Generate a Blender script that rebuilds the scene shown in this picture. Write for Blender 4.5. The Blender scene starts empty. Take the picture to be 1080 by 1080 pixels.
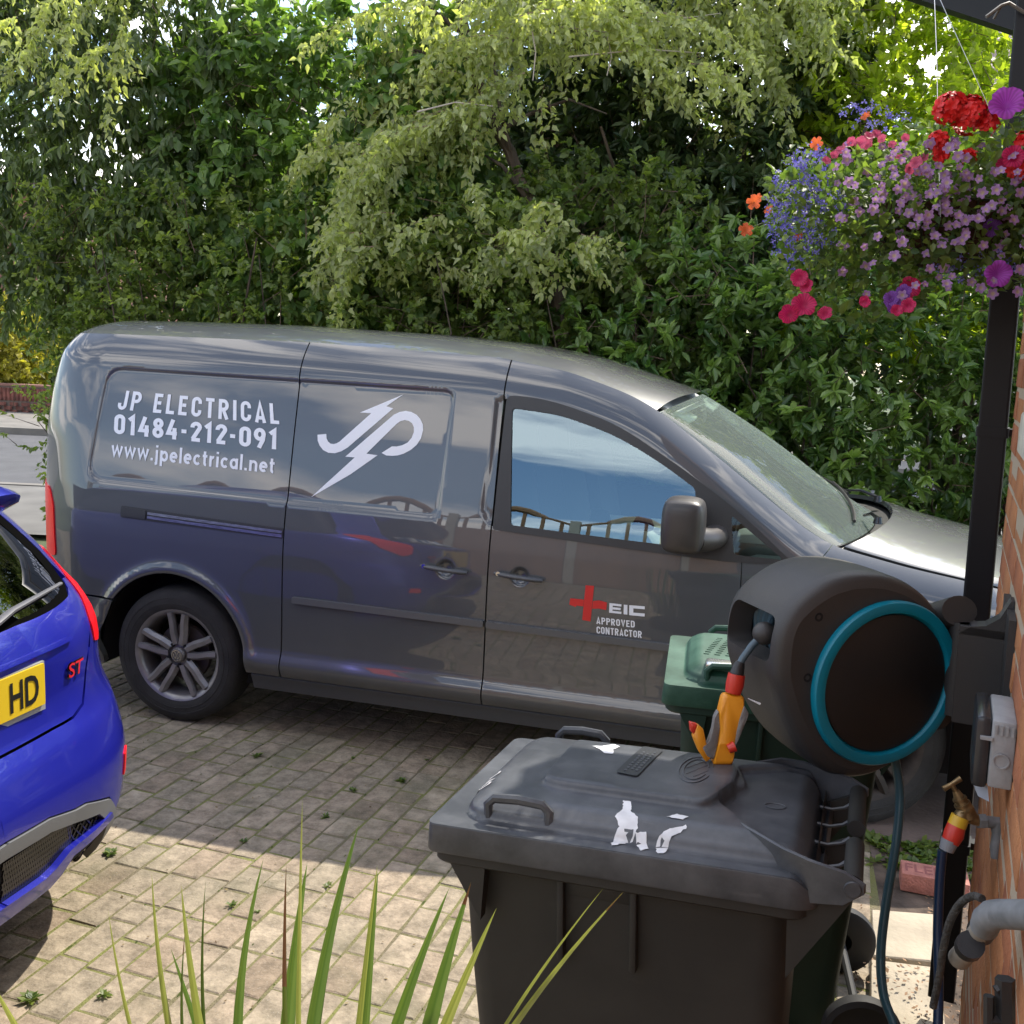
import bpy, bmesh, math, random
import numpy as np
from mathutils import Vector, Matrix
from mathutils.geometry import delaunay_2d_cdt
R=math.radians; PI=math.pi; sin=math.sin; cos=math.cos
rng=np.random.default_rng(7); random.seed(7)
S=bpy.context.scene; COL=S.collection

# ------------------------------------------------------------------ camera
CAM=np.array((2.561,-3.891,1.769)); YAW,PITCH,ROLL=R(-14.483),R(9.188),R(2.649); FPX=1070.13
cf=np.array([sin(YAW)*cos(PITCH),cos(YAW)*cos(PITCH),-sin(PITCH)])
_r0=np.array([cos(YAW),-sin(YAW),0.]); _u0=np.cross(_r0,cf)
cr=cos(ROLL)*_r0+sin(ROLL)*_u0; cu=-sin(ROLL)*_r0+cos(ROLL)*_u0
cam_d=bpy.data.cameras.new('camera'); cam=bpy.data.objects.new('camera',cam_d); COL.objects.link(cam)
cam.matrix_world=Matrix(((cr[0],cu[0],-cf[0],CAM[0]),(cr[1],cu[1],-cf[1],CAM[1]),(cr[2],cu[2],-cf[2],CAM[2]),(0,0,0,1)))
cam_d.sensor_width=36; cam_d.lens=36*FPX/1080; cam_d.clip_start=.02; cam_d.clip_end=800
S.camera=cam
def pix(p):                       # world point -> photograph pixel, used to pick the largest paving blocks
    d=np.asarray(p)-CAM; z=d@cf
    return 540+FPX*(d@cr)/z, 540-FPX*(d@cu)/z, z

# ------------------------------------------------------------------ world, sun, exposure
SUN=Vector((.30,.66,1.0)).normalized()
W=bpy.data.worlds.new('World'); S.world=W; W.use_nodes=True
nt=W.node_tree; N=nt.nodes; L=nt.links; N.clear()
out=N.new('ShaderNodeOutputWorld'); bg=N.new('ShaderNodeBackground'); bg.inputs[1].default_value=.15
sky=N.new('ShaderNodeTexSky'); sky.sky_type='NISHITA'; sky.sun_disc=False
sky.sun_elevation=math.asin(SUN.z); sky.sun_rotation=math.atan2(SUN.x,SUN.y); sky.air_density=1.0; sky.dust_density=.6; sky.ozone_density=1.2
tc=N.new('ShaderNodeTexCoord'); mp=N.new('ShaderNodeMapping'); mp.inputs['Scale'].default_value=(.8,.8,4.2); mp.inputs['Location'].default_value=(.35,.2,.1)
no=N.new('ShaderNodeTexNoise'); no.inputs['Scale'].default_value=2.3; no.inputs['Detail'].default_value=7; no.inputs['Roughness'].default_value=.55; no.inputs['Distortion'].default_value=.3
rp=N.new('ShaderNodeValToRGB'); rp.color_ramp.elements[0].position=.50; rp.color_ramp.elements[1].position=.62
mx=N.new('ShaderNodeMix'); mx.data_type='RGBA'; mx.inputs[7].default_value=(12.5,11.9,11.3,1)
L.new(tc.outputs['Generated'],mp.inputs[0]); L.new(mp.outputs[0],no.inputs['Vector']); L.new(no.outputs['Fac'],rp.inputs[0])
L.new(rp.outputs[0],mx.inputs[0]); L.new(sky.outputs[0],mx.inputs[6]); L.new(mx.outputs[2],bg.inputs[0]); L.new(bg.outputs[0],out.inputs[0])
sd=bpy.data.lights.new('sun','SUN'); sd.energy=3.1; sd.angle=R(.5); sd.color=(1,.93,.82)
so=bpy.data.objects.new('sun',sd); COL.objects.link(so); so.rotation_euler=SUN.to_track_quat('Z','Y').to_euler(); so.location=(0,0,20)
S.view_settings.view_transform='Standard'; S.view_settings.look='None'; S.view_settings.gamma=1; S.view_settings.use_curve_mapping=False
S.view_settings.exposure=1.18
S.cycles.max_bounces=10; S.cycles.transparent_max_bounces=24; S.cycles.caustics_reflective=False; S.cycles.caustics_refractive=False
S.cycles.sample_clamp_indirect=6

# ------------------------------------------------------------------ materials
MATS={}
def mat(name,base,rough=.5,metal=0,coat=0,coat_r=.03,bump=0,bscale=60,var=0,vscale=8,spec=None,trans=0,emis=None,base2=None,r2=None,detail=6,coords='Object',stretch=None,btex='noise'):
    if name in MATS: return MATS[name]
    m=bpy.data.materials.new(name); m.use_nodes=True; n=m.node_tree.nodes; l=m.node_tree.links
    p=n['Principled BSDF']; b=(*base,1)
    p.inputs['Base Color'].default_value=b; p.inputs['Roughness'].default_value=rough; p.inputs['Metallic'].default_value=metal
    p.inputs['Coat Weight'].default_value=coat; p.inputs['Coat Roughness'].default_value=coat_r
    if spec is not None: p.inputs['Specular IOR Level'].default_value=spec
    if trans: p.inputs['Transmission Weight'].default_value=trans
    t=n.new('ShaderNodeTexCoord'); src=t.outputs[coords]
    if stretch:
        q=n.new('ShaderNodeMapping'); q.inputs['Scale'].default_value=stretch; l.new(src,q.inputs[0]); src=q.outputs[0]
    if var or base2:
        z=n.new('ShaderNodeTexNoise'); z.inputs['Scale'].default_value=vscale; z.inputs['Detail'].default_value=detail; l.new(src,z.inputs['Vector'])
        c=n.new('ShaderNodeValToRGB'); l.new(z.outputs['Fac'],c.inputs[0]); e=c.color_ramp.elements
        e[0].position=.35; e[1].position=.66
        b2=base2 if base2 else tuple(min(1,x*(1+var)) for x in base); b1=base if base2 else tuple(x*(1-var) for x in base)
        e[0].color=(*b1,1); e[1].color=(*b2,1); l.new(c.outputs[0],p.inputs['Base Color'])
        if r2 is not None:
            k=n.new('ShaderNodeMapRange'); l.new(z.outputs['Fac'],k.inputs[0]); k.inputs[1].default_value=.35; k.inputs[2].default_value=.66
            k.inputs[3].default_value=rough; k.inputs[4].default_value=r2; l.new(k.outputs[0],p.inputs['Roughness'])
    if bump:
        z=n.new('ShaderNodeTexNoise'); z.inputs['Scale'].default_value=bscale; z.inputs['Detail'].default_value=5; l.new(src,z.inputs['Vector'])
        u=n.new('ShaderNodeBump'); u.inputs['Strength'].default_value=bump; u.inputs['Distance'].default_value=.01; l.new(z.outputs['Fac'],u.inputs['Height']); l.new(u.outputs[0],p.inputs['Normal'])
    if emis: p.inputs['Emission Color'].default_value=(*emis[:3],1); p.inputs['Emission Strength'].default_value=emis[3]
    MATS[name]=m; return m
def pane(name,tint,refl=1.0,ior=1.6,rough=.0,refl_tint=(1,1,1)):
    m=bpy.data.materials.new(name); m.use_nodes=True; n=m.node_tree.nodes; l=m.node_tree.links; n.clear()
    o=n.new('ShaderNodeOutputMaterial'); t=n.new('ShaderNodeBsdfTransparent'); t.inputs[0].default_value=(*tint,1)
    g=n.new('ShaderNodeBsdfGlossy'); g.inputs['Roughness'].default_value=rough; g.inputs[0].default_value=(*refl_tint,1)
    f=n.new('ShaderNodeFresnel'); f.inputs[0].default_value=ior
    mm=n.new('ShaderNodeMath'); mm.operation='MULTIPLY'; mm.inputs[1].default_value=refl; mm.use_clamp=True
    x=n.new('ShaderNodeMixShader'); l.new(f.outputs[0],mm.inputs[0]); l.new(mm.outputs[0],x.inputs[0]); l.new(t.outputs[0],x.inputs[1]); l.new(g.outputs[0],x.inputs[2]); l.new(x.outputs[0],o.inputs[0])
    MATS[name]=m; return m
def leafmat(name,c1,c2,gloss=.45,trans=.45,tcol=None,spec=.5):
    m=bpy.data.materials.new(name); m.use_nodes=True; n=m.node_tree.nodes; l=m.node_tree.links
    p=n['Principled BSDF']; o=n['Material Output']
    a=n.new('ShaderNodeAttribute'); a.attribute_name='tint'
    c=n.new('ShaderNodeValToRGB'); c.color_ramp.elements[0].color=(*c1,1); c.color_ramp.elements[1].color=(*c2,1); l.new(a.outputs['Fac'],c.inputs[0])
    l.new(c.outputs[0],p.inputs['Base Color']); p.inputs['Roughness'].default_value=gloss; p.inputs['Specular IOR Level'].default_value=spec
    t=n.new('ShaderNodeBsdfTranslucent'); h=n.new('ShaderNodeMix'); h.data_type='RGBA'; h.blend_type='MULTIPLY'; h.inputs[0].default_value=1
    l.new(c.outputs[0],h.inputs[6]); h.inputs[7].default_value=(*(tcol or (2.2,2.4,.9)),1); l.new(h.outputs[2],t.inputs[0])
    x=n.new('ShaderNodeMixShader'); x.inputs[0].default_value=trans; l.new(p.outputs[0],x.inputs[1]); l.new(t.outputs[0],x.inputs[2]); l.new(x.outputs[0],o.inputs[0])
    MATS[name]=m; return m

# ------------------------------------------------------------------ object helpers
def tag(o,label=None,cat=None,group=None,kind=None):
    if label: o['label']=label
    if cat: o['category']=cat
    if group: o['group']=group
    if kind: o['kind']=kind
    return o
def thing(name,label,cat,loc=(0,0,0),rotz=0,group=None):
    o=bpy.data.objects.new(name,None); COL.objects.link(o); o.location=loc; o.rotation_euler=(0,0,rotz); o.empty_display_size=.1
    return tag(o,label,cat,group)
def link(me,name,m,parent=None,label=None):
    if m is not None and not me.materials: me.materials.append(m)
    o=bpy.data.objects.new(name,me); COL.objects.link(o)
    if parent is not None: o.parent=parent
    if label: o['label']=label
    return o
def copy_tree(o,parent=None):
    c=o.copy(); COL.objects.link(c); c.parent=parent
    for ch in list(o.children): copy_tree(ch,c)
    return c
def mesh_np(name,V,F,m=None,parent=None,smooth=True,off=None,normals=None,tint=None,label=None):
    """V (n,3); F (k,3|4) array or list of faces"""
    V=np.asarray(V,dtype=np.float64).reshape(-1,3)
    if off is not None: V=V-np.asarray(off)
    me=bpy.data.meshes.new(name)
    if isinstance(F,np.ndarray):
        k,w=F.shape; me.vertices.add(len(V)); me.vertices.foreach_set('co',V.ravel()); me.loops.add(k*w); me.loops.foreach_set('vertex_index',F.ravel().astype(np.int32))
        me.polygons.add(k); me.polygons.foreach_set('loop_start',np.arange(0,k*w,w,dtype=np.int32)); me.update(calc_edges=True)
    else:
        me.from_pydata(V.tolist(),[],F); me.update()
    me.polygons.foreach_set('use_smooth',[smooth]*len(me.polygons))
    if tint is not None:
        a=me.attributes.new('tint','FLOAT','POINT'); a.data.foreach_set('value',np.asarray(tint,dtype=np.float32))
    if normals is not None: me.normals_split_custom_set_from_vertices(np.asarray(normals).tolist())
    return link(me,name,m,parent,label)
class MB:
    def __init__(s): s.v=[]; s.f=[]; s.sm=[]
    def add(s,V,F,smooth=False):
        b=len(s.v); s.v+= [tuple(map(float,p)) for p in V]; s.f+=[tuple(i+b for i in f) for f in F]; s.sm+=[smooth]*len(F); return s
    def box(s,c,d,rot=None,bev=0,top=1.0):
        """centre, full dims, rot 3x3 Matrix; bev chamfers all edges; top scales the +z face"""
        hx,hy,hz=d[0]/2,d[1]/2,d[2]/2
        if bev>0:
            bm=bmesh.new(); bmesh.ops.create_cube(bm,size=1)
            for v in bm.verts:
                k=top if v.co.z>0 else 1; v.co=Vector((v.co.x*d[0]*k,v.co.y*d[1]*k,v.co.z*d[2]))
            bmesh.ops.bevel(bm,geom=bm.edges[:],offset=bev,segments=2,affect='EDGES',profile=.5)
            V=[v.co.copy() for v in bm.verts]; bm.verts.index_update(); F=[[v.index for v in f.verts] for f in bm.faces]; bm.free()
        else:
            V=[Vector((x*hx*(top if z>0 else 1),y*hy*(top if z>0 else 1),z*hz)) for x in (-1,1) for y in (-1,1) for z in (-1,1)]
            F=[(0,1,3,2),(4,6,7,5),(0,4,5,1),(2,3,7,6),(0,2,6,4),(1,5,7,3)]
        if rot is not None: V=[rot@v for v in V]
        c=Vector(c); return s.add([v+c for v in V],F,bev>0)
    def tube(s,pts,r,n=10,cap=True,flat=None,smooth=True):
        pts=[Vector(p) for p in pts]; rr=r if isinstance(r,(list,tuple,np.ndarray)) else [r]*len(pts)
        V=[];F=[]; up=None
        for i,p in enumerate(pts):
            t=(pts[min(i+1,len(pts)-1)]-pts[max(i-1,0)]).normalized()
            if up is None: up=Vector((0,0,1)) if abs(t.z)<.9 else Vector((1,0,0))
            a=t.cross(up).normalized(); b=a.cross(t).normalized(); up=b
            for k in range(n):
                g=2*PI*k/n+PI/n; q=rr[i]*(a*cos(g)+b*sin(g)*(flat or 1)); V.append(p+q)
        for i in range(len(pts)-1):
            for k in range(n): F.append((i*n+k,i*n+(k+1)%n,(i+1)*n+(k+1)%n,(i+1)*n+k))
        if cap: F.append(tuple(range(n))[::-1]); F.append(tuple((len(pts)-1)*n+k for k in range(n)))
        return s.add(V,F,smooth)
    def lathe(s,prof,n=32,M=None,a0=0,a1=2*PI,smooth=True):
        """prof [(r,h)] around local z; M 4x4"""
        full=abs(a1-a0-2*PI)<1e-6; m=n if full else n+1; V=[];F=[]
        for r,h in prof:
            for k in range(m):
                a=a0+(a1-a0)*k/n; V.append(Vector((r*cos(a),r*sin(a),h)))
        if M is not None: V=[M@v for v in V]
        for i in range(len(prof)-1):
            for k in range(n): F.append((i*m+k,i*m+(k+1)%m,(i+1)*m+(k+1)%m,(i+1)*m+k))
        return s.add(V,F,smooth)
    def prism(s,poly,h0,h1,M=None,smooth=False,bev=0):
        n=len(poly); V=[Vector((x,y,h0)) for x,y in poly]+[Vector((x,y,h1)) for x,y in poly]
        if bev:
            c=np.mean(poly,axis=0); V=[Vector((x,y,h0)) for x,y in poly]+[Vector((x,y,h1-bev)) for x,y in poly]
            P=np.array(poly); d=P-c; ln=np.linalg.norm(d,axis=1)[:,None]; Q=P-d/ln*bev; V+=[Vector((x,y,h1)) for x,y in Q]
            F=[tuple(range(n))[::-1],tuple(2*n+i for i in range(n))]+[(i,(i+1)%n,n+(i+1)%n,n+i) for i in range(n)]+[(n+i,n+(i+1)%n,2*n+(i+1)%n,2*n+i) for i in range(n)]
        else: F=[tuple(range(n))[::-1],tuple(n+i for i in range(n))]+[(i,(i+1)%n,n+(i+1)%n,n+i) for i in range(n)]
        if M is not None: V=[M@v for v in V]
        return s.add(V,F,smooth)
    def build(s,name,m,parent=None,off=None,label=None,sharp=40):
        me=bpy.data.meshes.new(name); V=s.v
        if off is not None: V=[(a-off[0],b-off[1],c-off[2]) for a,b,c in V]
        me.from_pydata(V,[],s.f); me.polygons.foreach_set('use_smooth',s.sm); me.update()
        bm=bmesh.new(); bm.from_mesh(me); bmesh.ops.recalc_face_normals(bm,faces=bm.faces[:])
        for e in bm.edges:
            if len(e.link_faces)==2 and e.calc_face_angle(0)>R(sharp): e.smooth=False
        bm.to_mesh(me); bm.free()
        return link(me,name,m,parent,label)
def frame(o,z,x=None):
    """4x4 with local z along z"""
    z=Vector(z).normalized(); x=Vector(x) if x is not None else (Vector((1,0,0)) if abs(z.x)<.9 else Vector((0,1,0)))
    x=(x-z*x.dot(z)).normalized(); y=z.cross(x)
    return Matrix(((x.x,y.x,z.x,o[0]),(x.y,y.y,z.y,o[1]),(x.z,y.z,z.z,o[2]),(0,0,0,1)))
def inpoly(P,poly):
    x,y=P[:,0],P[:,1]; r=np.zeros(len(P),bool); n=len(poly); j=n-1
    for i in range(n):
        xi,yi=poly[i]; xj,yj=poly[j]
        if yi!=yj:
            c=((yi>y)!=(yj>y))&(x<(xj-xi)*(y-yi)/(yj-yi)+xi); r^=c
        j=i
    return r
def resample(poly,step,closed=True):
    o=[]; n=len(poly)
    for i in range(n if closed else n-1):
        a=np.array(poly[i],float); b=np.array(poly[(i+1)%n],float); k=max(1,int(math.ceil(np.linalg.norm(b-a)/step)))
        for j in range(k): o.append(tuple(a+(b-a)*j/k))
    if not closed: o.append(tuple(poly[-1]))
    return o
def rounded(poly,r,n=5):
    """round the corners of a polygon; r number or list"""
    o=[]; m=len(poly)
    for i in range(m):
        p=np.array(poly[i],float); a=np.array(poly[i-1],float)-p; b=np.array(poly[(i+1)%m],float)-p
        rr=r[i] if isinstance(r,(list,tuple)) else r; la,lb=np.linalg.norm(a),np.linalg.norm(b); d=min(rr,la*.49,lb*.49)
        if d<=1e-6: o.append(tuple(p)); continue
        p0=p+a/la*d; p1=p+b/lb*d
        for k in range(n+1):
            t=k/n; o.append(tuple((1-t)**2*p0+2*t*(1-t)*p+t*t*p1))
    return o
def inset(poly,d):
    """offset a polygon inwards by d"""
    P=np.array(poly,float); n=len(P); A=.5*np.sum(P[:,0]*np.roll(P[:,1],-1)-np.roll(P[:,0],-1)*P[:,1]); s=1 if A>0 else -1
    e=np.roll(P,-1,0)-P; e/=np.maximum(np.linalg.norm(e,axis=1),1e-9)[:,None]; nn=np.stack((-e[:,1],e[:,0]),1)*s; b=nn+np.roll(nn,1,0)
    b/=np.maximum(np.linalg.norm(b,axis=1),1e-9)[:,None]; k=1/np.maximum((b*nn).sum(1),.5); return [tuple(q) for q in P+b*d*k[:,None]]
def sdpoly(P,poly):
    """signed distance, positive inside"""
    q=np.array(poly,float); d=np.full(len(P),1e9)
    for i in range(len(q)):
        a=q[i]; b=q[(i+1)%len(q)]; ab=b-a; L2=ab@ab
        if L2<1e-14: continue
        t=np.clip(((P-a)@ab)/L2,0,1); d=np.minimum(d,np.linalg.norm(P-a-t[:,None]*ab,axis=1))
    return np.where(inpoly(P,poly),d,-d)
def sst(x): x=np.clip(x,0,1); return x*x*(3-2*x)
def patch(name,outline,F,m,parent=None,holes=(),step=.02,loops=(),off=0.,skirt=.012,sign=1,root=None,hskirt=None,label=None):
    """cuts a surface F(u,v)->xyz to an outline with holes: panels, panes, trim"""
    rings=[resample(outline,step)]+[resample(h,step) for h in holes]; V=[];E=[]
    for rg in rings+[resample(l,step) for l in loops]:
        b=len(V); V+=rg; E+=[(b+i,b+(i+1)%len(rg)) for i in range(len(rg))]
    o=np.array(outline); u0,v0=o.min(0); u1,v1=o.max(0)
    nu=max(1,int((u1-u0)/step)); nv=max(1,int((v1-v0)/step))
    if nu*nv>0:
        G=np.stack(np.meshgrid(u0+(np.arange(nu)+.5)*(u1-u0)/nu,v0+(np.arange(nv)+.5)*(v1-v0)/nv),-1).reshape(-1,2)
        B=np.array(V); k=sdpoly(G,rings[0])>step*.45
        for h in rings[1:]: k&=sdpoly(G,h)<-step*.45
        G=G[k]
        if len(loops) and len(G):
            Lp=np.array([p for l in loops for p in resample(l,step)]); kk=np.ones(len(G),bool)
            for i in range(0,len(G),2000): kk[i:i+2000]=np.min(np.linalg.norm(G[i:i+2000,None]-Lp[None],axis=2),axis=1)>step*.4
            G=G[kk]
        V=V+[tuple(g) for g in G]
    r=delaunay_2d_cdt([Vector(p) for p in V],E,[],0,1e-7)
    P=np.array([tuple(v) for v in r[0]]); T=np.array([tuple(f) for f in r[2]])
    c=P[T].mean(1); k=inpoly(c,rings[0])
    for h in rings[1:]: k&=~inpoly(c,h)
    T=T[k]
    def ev(P):
        X=F(P[:,0],P[:,1]); e=1e-3
        du=F(P[:,0]+e,P[:,1])-F(P[:,0]-e,P[:,1]); dv=F(P[:,0],P[:,1]+e)-F(P[:,0],P[:,1]-e)
        n=np.cross(du,dv)*sign; n/=np.maximum(np.linalg.norm(n,axis=1),1e-12)[:,None]; return X+n*off,n
    X,n=ev(P); a=(np.cross(P[T[:,1]]-P[T[:,0]],P[T[:,2]]-P[T[:,0]])*sign)<0; T[a]=T[a][:,::-1]
    Vs=[X];Ns=[n];Fs=[tuple(map(int,t)) for t in T]; b=len(X)
    for i,rg in enumerate(rings):
        sk=skirt if i==0 else (hskirt if hskirt is not None else skirt)
        if not sk: continue
        Q=np.array(rg); x,nn=ev(Q); k=len(Q); tn=np.roll(x,-1,0)-np.roll(x,1,0); sd=np.cross(tn,nn); sd/=np.maximum(np.linalg.norm(sd,axis=1),1e-9)[:,None]
        A=.5*np.sum(Q[:,0]*np.roll(Q[:,1],-1)-np.roll(Q[:,0],-1)*Q[:,1]); s2=(1 if A*sign>0 else -1)*(1 if i==0 else -1)
        Vs+=[x,x-nn*sk]; Ns+=[sd*s2,sd*s2]
        for j in range(k):
            q=(b+j,b+(j+1)%k,b+k+(j+1)%k,b+k+j); Fs.append(q if (A*sign<0)!=(i>0) else q[::-1])
        b+=2*k
    V3=np.concatenate(Vs); Nn=np.concatenate(Ns)
    return mesh_np(name,V3,Fs,m,parent,True,root,Nn,label=label)
def mtext(body,size,F,m,name,parent,u0,v0,u1,v1,off=.0025,bold=.0,root=None,sign=1,xdir=1,shear=0):
    """lettering fitted to the box u0..u1, v0..v1 of a surface"""
    c=bpy.data.curves.new(name,'FONT'); c.body=body; c.size=1; c.offset=bold; c.resolution_u=3; c.fill_mode='FRONT'; c.shear=shear
    o=bpy.data.objects.new(name,c); COL.objects.link(o); bpy.context.view_layer.update()
    me=bpy.data.meshes.new_from_object(o.evaluated_get(bpy.context.evaluated_depsgraph_get())); bpy.data.objects.remove(o)
    n=len(me.vertices); a=np.zeros(n*3); me.vertices.foreach_get('co',a); a=a.reshape(-1,3)
    mn,mx_=a.min(0),a.max(0); x=(a[:,0]-mn[0])/(mx_[0]-mn[0]); y=(a[:,1]-mn[1])/(mx_[1]-mn[1])
    fs=[tuple(p.vertices) for p in me.polygons]; bpy.data.meshes.remove(me)
    # box is given by two or four corners
    if np.ndim(u0)==0: U=u0+(u1-u0)*x; Vv=v0+(v1-v0)*y
    else:
        bl,br,tr,tl=map(np.array,(u0,v0,u1,v1)); q=((1-x)*(1-y))[:,None]*bl+(x*(1-y))[:,None]*br+(x*y)[:,None]*tr+((1-x)*y)[:,None]*tl; U,Vv=q[:,0],q[:,1]
    X=F(U,Vv); e=1e-3; nn=np.cross(F(U+e,Vv)-F(U-e,Vv),F(U,Vv+e)-F(U,Vv-e))*sign; nn/=np.linalg.norm(nn,axis=1)[:,None]
    return mesh_np(name,X+nn*off,fs,m,parent,False,root)
def arc_(cx,cy,rx,ry,a0,a1,n=10): return [(cx+rx*cos(R(a0+(a1-a0)*k/n)),cy+ry*sin(R(a0+(a1-a0)*k/n))) for k in range(n+1)]
def GLYPHS():
    h=.09      # half stroke; caps are 1 high and about .5 wide
    B={}
    B['J']=(.46,[[(.37,1),(.37,.25)]+arc_(.22,.25,.15,.17,0,-180)[1:]+[(.07,.34)]]); B['P']=(.50,[[(.09,0),(.09,.91),(.27,.91)]+arc_(.27,.70,.16,.21,90,-90)[1:]+[(.18,.49)]])
    B['E']=(.46,[[(.44,.09),(.09,.09),(.09,.91),(.44,.91)],[(.18,.52),(.38,.52)]]); B['L']=(.44,[[(.09,1),(.09,.09),(.43,.09)]]); B['I']=(.20,[[(.10,0),(.10,1)]])
    B['C']=(.50,[[(.43,.66),(.43,.74)]+arc_(.26,.74,.17,.17,0,180)[1:]+arc_(.26,.26,.17,.17,180,360)+[(.43,.34)]]); B['O']=(.52,[arc_(.26,.74,.17,.17,0,180)+arc_(.26,.26,.17,.17,180,360)+[(.43,.74)]])
    B['T']=(.48,[[(.02,.91),(.46,.91)],[(.24,.82),(.24,0)]]); B['R']=(.52,[[(.09,0),(.09,.91),(.27,.91)]+arc_(.27,.70,.16,.21,90,-90)[1:]+[(.18,.49)],[(.26,.44),(.44,0)]])
    B['A']=(.54,[[(.08,0),(.27,.95),(.46,0)],[(.19,.24),(.35,.24)]]); B['V']=(.54,[[(.08,1),(.27,.05),(.46,1)]]); B['D']=(.52,[[(.09,.09),(.09,.91),(.26,.91)]+arc_(.26,.74,.17,.17,90,0)[1:]+arc_(.26,.26,.17,.17,0,-90)+[(.09,.09)]]); B['N']=(.56,[[(.09,0),(.09,1)],[(.14,.92),(.42,.08)],[(.47,0),(.47,1)]])
    B['0']=B['O']; B['1']=(.40,[[(.06,.76),(.22,.90),(.25,.93),(.25,0)]]); B['2']=(.50,[[(.09,.70)]+arc_(.26,.74,.17,.17,180,-20)+[(.12,.13)],[(.06,.09),(.46,.09)]]); B['4']=(.54,[[(.30,1),(.09,.30),(.50,.30)],[(.38,.58),(.38,0)]])
    B['8']=(.52,[arc_(.26,.735,.15,.17,-90,270,16),arc_(.26,.28,.17,.19,90,450,16)]); B['9']=(.52,[arc_(.26,.68,.17,.23,-60,300,16),[(.43,.66),(.40,.40),(.24,0)]]); B['-']=(.32,[[(.04,.46),(.27,.46)]]); B[' ']=(.30,[])
    x=.70     # lower case x height
    ring=lambda cx: arc_(cx,x/2,.20,.26,0,360,20)
    B['w']=(.86,[[(.07,x),(.23,.08),(.42,x-.06),(.61,.08),(.77,x)]]); B['.']=(.22,[[(.10,0),(.10,.16)]]); B['j']=(.26,[[(.13,x),(.13,-.16),(.02,-.20)],[(.13,.86),(.13,1.0)]]); B['p']=(.60,[[(.10,x),(.10,-.30)],arc_(.32,x/2,.19,.26,150,-150,16)])
    B['e']=(.58,[[(.13,.36),(.47,.36)]+arc_(.29,x/2,.20,.26,12,310,16)]); B['l']=(.22,[[(.10,1.02),(.10,0)]]); B['i']=(.22,[[(.10,x),(.10,0)],[(.10,.86),(.10,1.0)]]); B['c']=(.54,[arc_(.29,x/2,.20,.26,45,315,16)]); B['t']=(.38,[[(.16,.94),(.16,.18)]+arc_(.27,.18,.11,.10,180,280,5)[1:],[(.02,x-.06),(.34,x-.06)]])
    B['r']=(.38,[[(.10,x),(.10,0)],arc_(.30,x-.30,.19,.22,170,80,6)]); B['a']=(.58,[ring(.28),[(.48,x),(.48,0)]]); B['n']=(.58,[[(.10,x),(.10,0)],arc_(.29,x-.27,.19,.19,175,0,10)+[(.48,0)]])
    return B
def stext(body,F,m,name,parent,bl,br,tr,tl,off=.002,th=.085,gap=.13,root=None,sign=1,ymin=0.,ymax=1.,label=None):
    """condensed sign lettering cut as flat strips on a surface"""
    B=GLYPHS(); x=0; polys=[]
    for ch in body:
        w,ls=B[ch]; polys+=[[(x+a,b) for a,b in l] for l in ls]; x+=w+gap
    W_=x-gap; bl,br,tr,tl=map(np.array,(bl,br,tr,tl)); V=[];Fs=[]; Z=[]
    for pi,pl in enumerate(polys):
        P=np.array(pl); closed=np.linalg.norm(P[0]-P[-1])<1e-6
        if closed: P=P[:-1]
        n=len(P); b=len(V)
        for i in range(n):
            a=P[i-1] if (i or closed) else None; c=P[(i+1)%n] if (i<n-1 or closed) else None; p=P[i]
            d1=(p-a)/np.linalg.norm(p-a) if a is not None else None; d2=(c-p)/np.linalg.norm(c-p) if c is not None else None
            d1=d2 if d1 is None else d1; d2=d1 if d2 is None else d2
            n1=np.array((-d1[1],d1[0]));n2=np.array((-d2[1],d2[0])); q=n1+n2; q/=np.linalg.norm(q); k=th/max(.45,q@n1); V+=[p+q*k,p-q*k]; Z+=[pi%3]*2
        for i in range(n if closed else n-1): j=(i+1)%n; Fs.append((b+2*i,b+2*i+1,b+2*j+1,b+2*j))
    V=np.array(V); u=(V[:,0]/W_)[:,None]; v=((V[:,1]-ymin)/(ymax-ymin))[:,None]; q=(1-u)*(1-v)*bl+u*(1-v)*br+u*v*tr+(1-u)*v*tl; X=F(q[:,0],q[:,1]); e=1e-3
    nn=np.cross(F(q[:,0]+e,q[:,1])-F(q[:,0]-e,q[:,1]),F(q[:,0],q[:,1]+e)-F(q[:,0],q[:,1]-e))*sign; nn/=np.linalg.norm(nn,axis=1)[:,None]
    return mesh_np(name,X+nn*(off+.0003*np.array(Z))[:,None],Fs,m,parent,False,root,label=label)
def stable(xs,ys,sig,n=1500):
    """smooth table lookup"""
    xs=np.array(xs,float); ys=np.array(ys,float); lo,hi=xs[0],xs[-1]; g=np.linspace(lo-4*sig,hi+4*sig,n); y=np.interp(g,xs,ys)
    # extend linearly at the ends
    y=np.where(g<lo,ys[0]+(g-lo)*(ys[1]-ys[0])/(xs[1]-xs[0]),y); y=np.where(g>hi,ys[-1]+(g-hi)*(ys[-1]-ys[-2])/(xs[-1]-xs[-2]),y)
    dx=g[1]-g[0]; k=np.exp(-.5*(np.arange(-int(3*sig/dx)-1,int(3*sig/dx)+2)*dx/sig)**2); k/=k.sum(); h=len(k)//2
    y2=np.convolve(np.pad(y,h,'edge'),k,'valid'); return lambda q: np.interp(q,g,y2)
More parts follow.
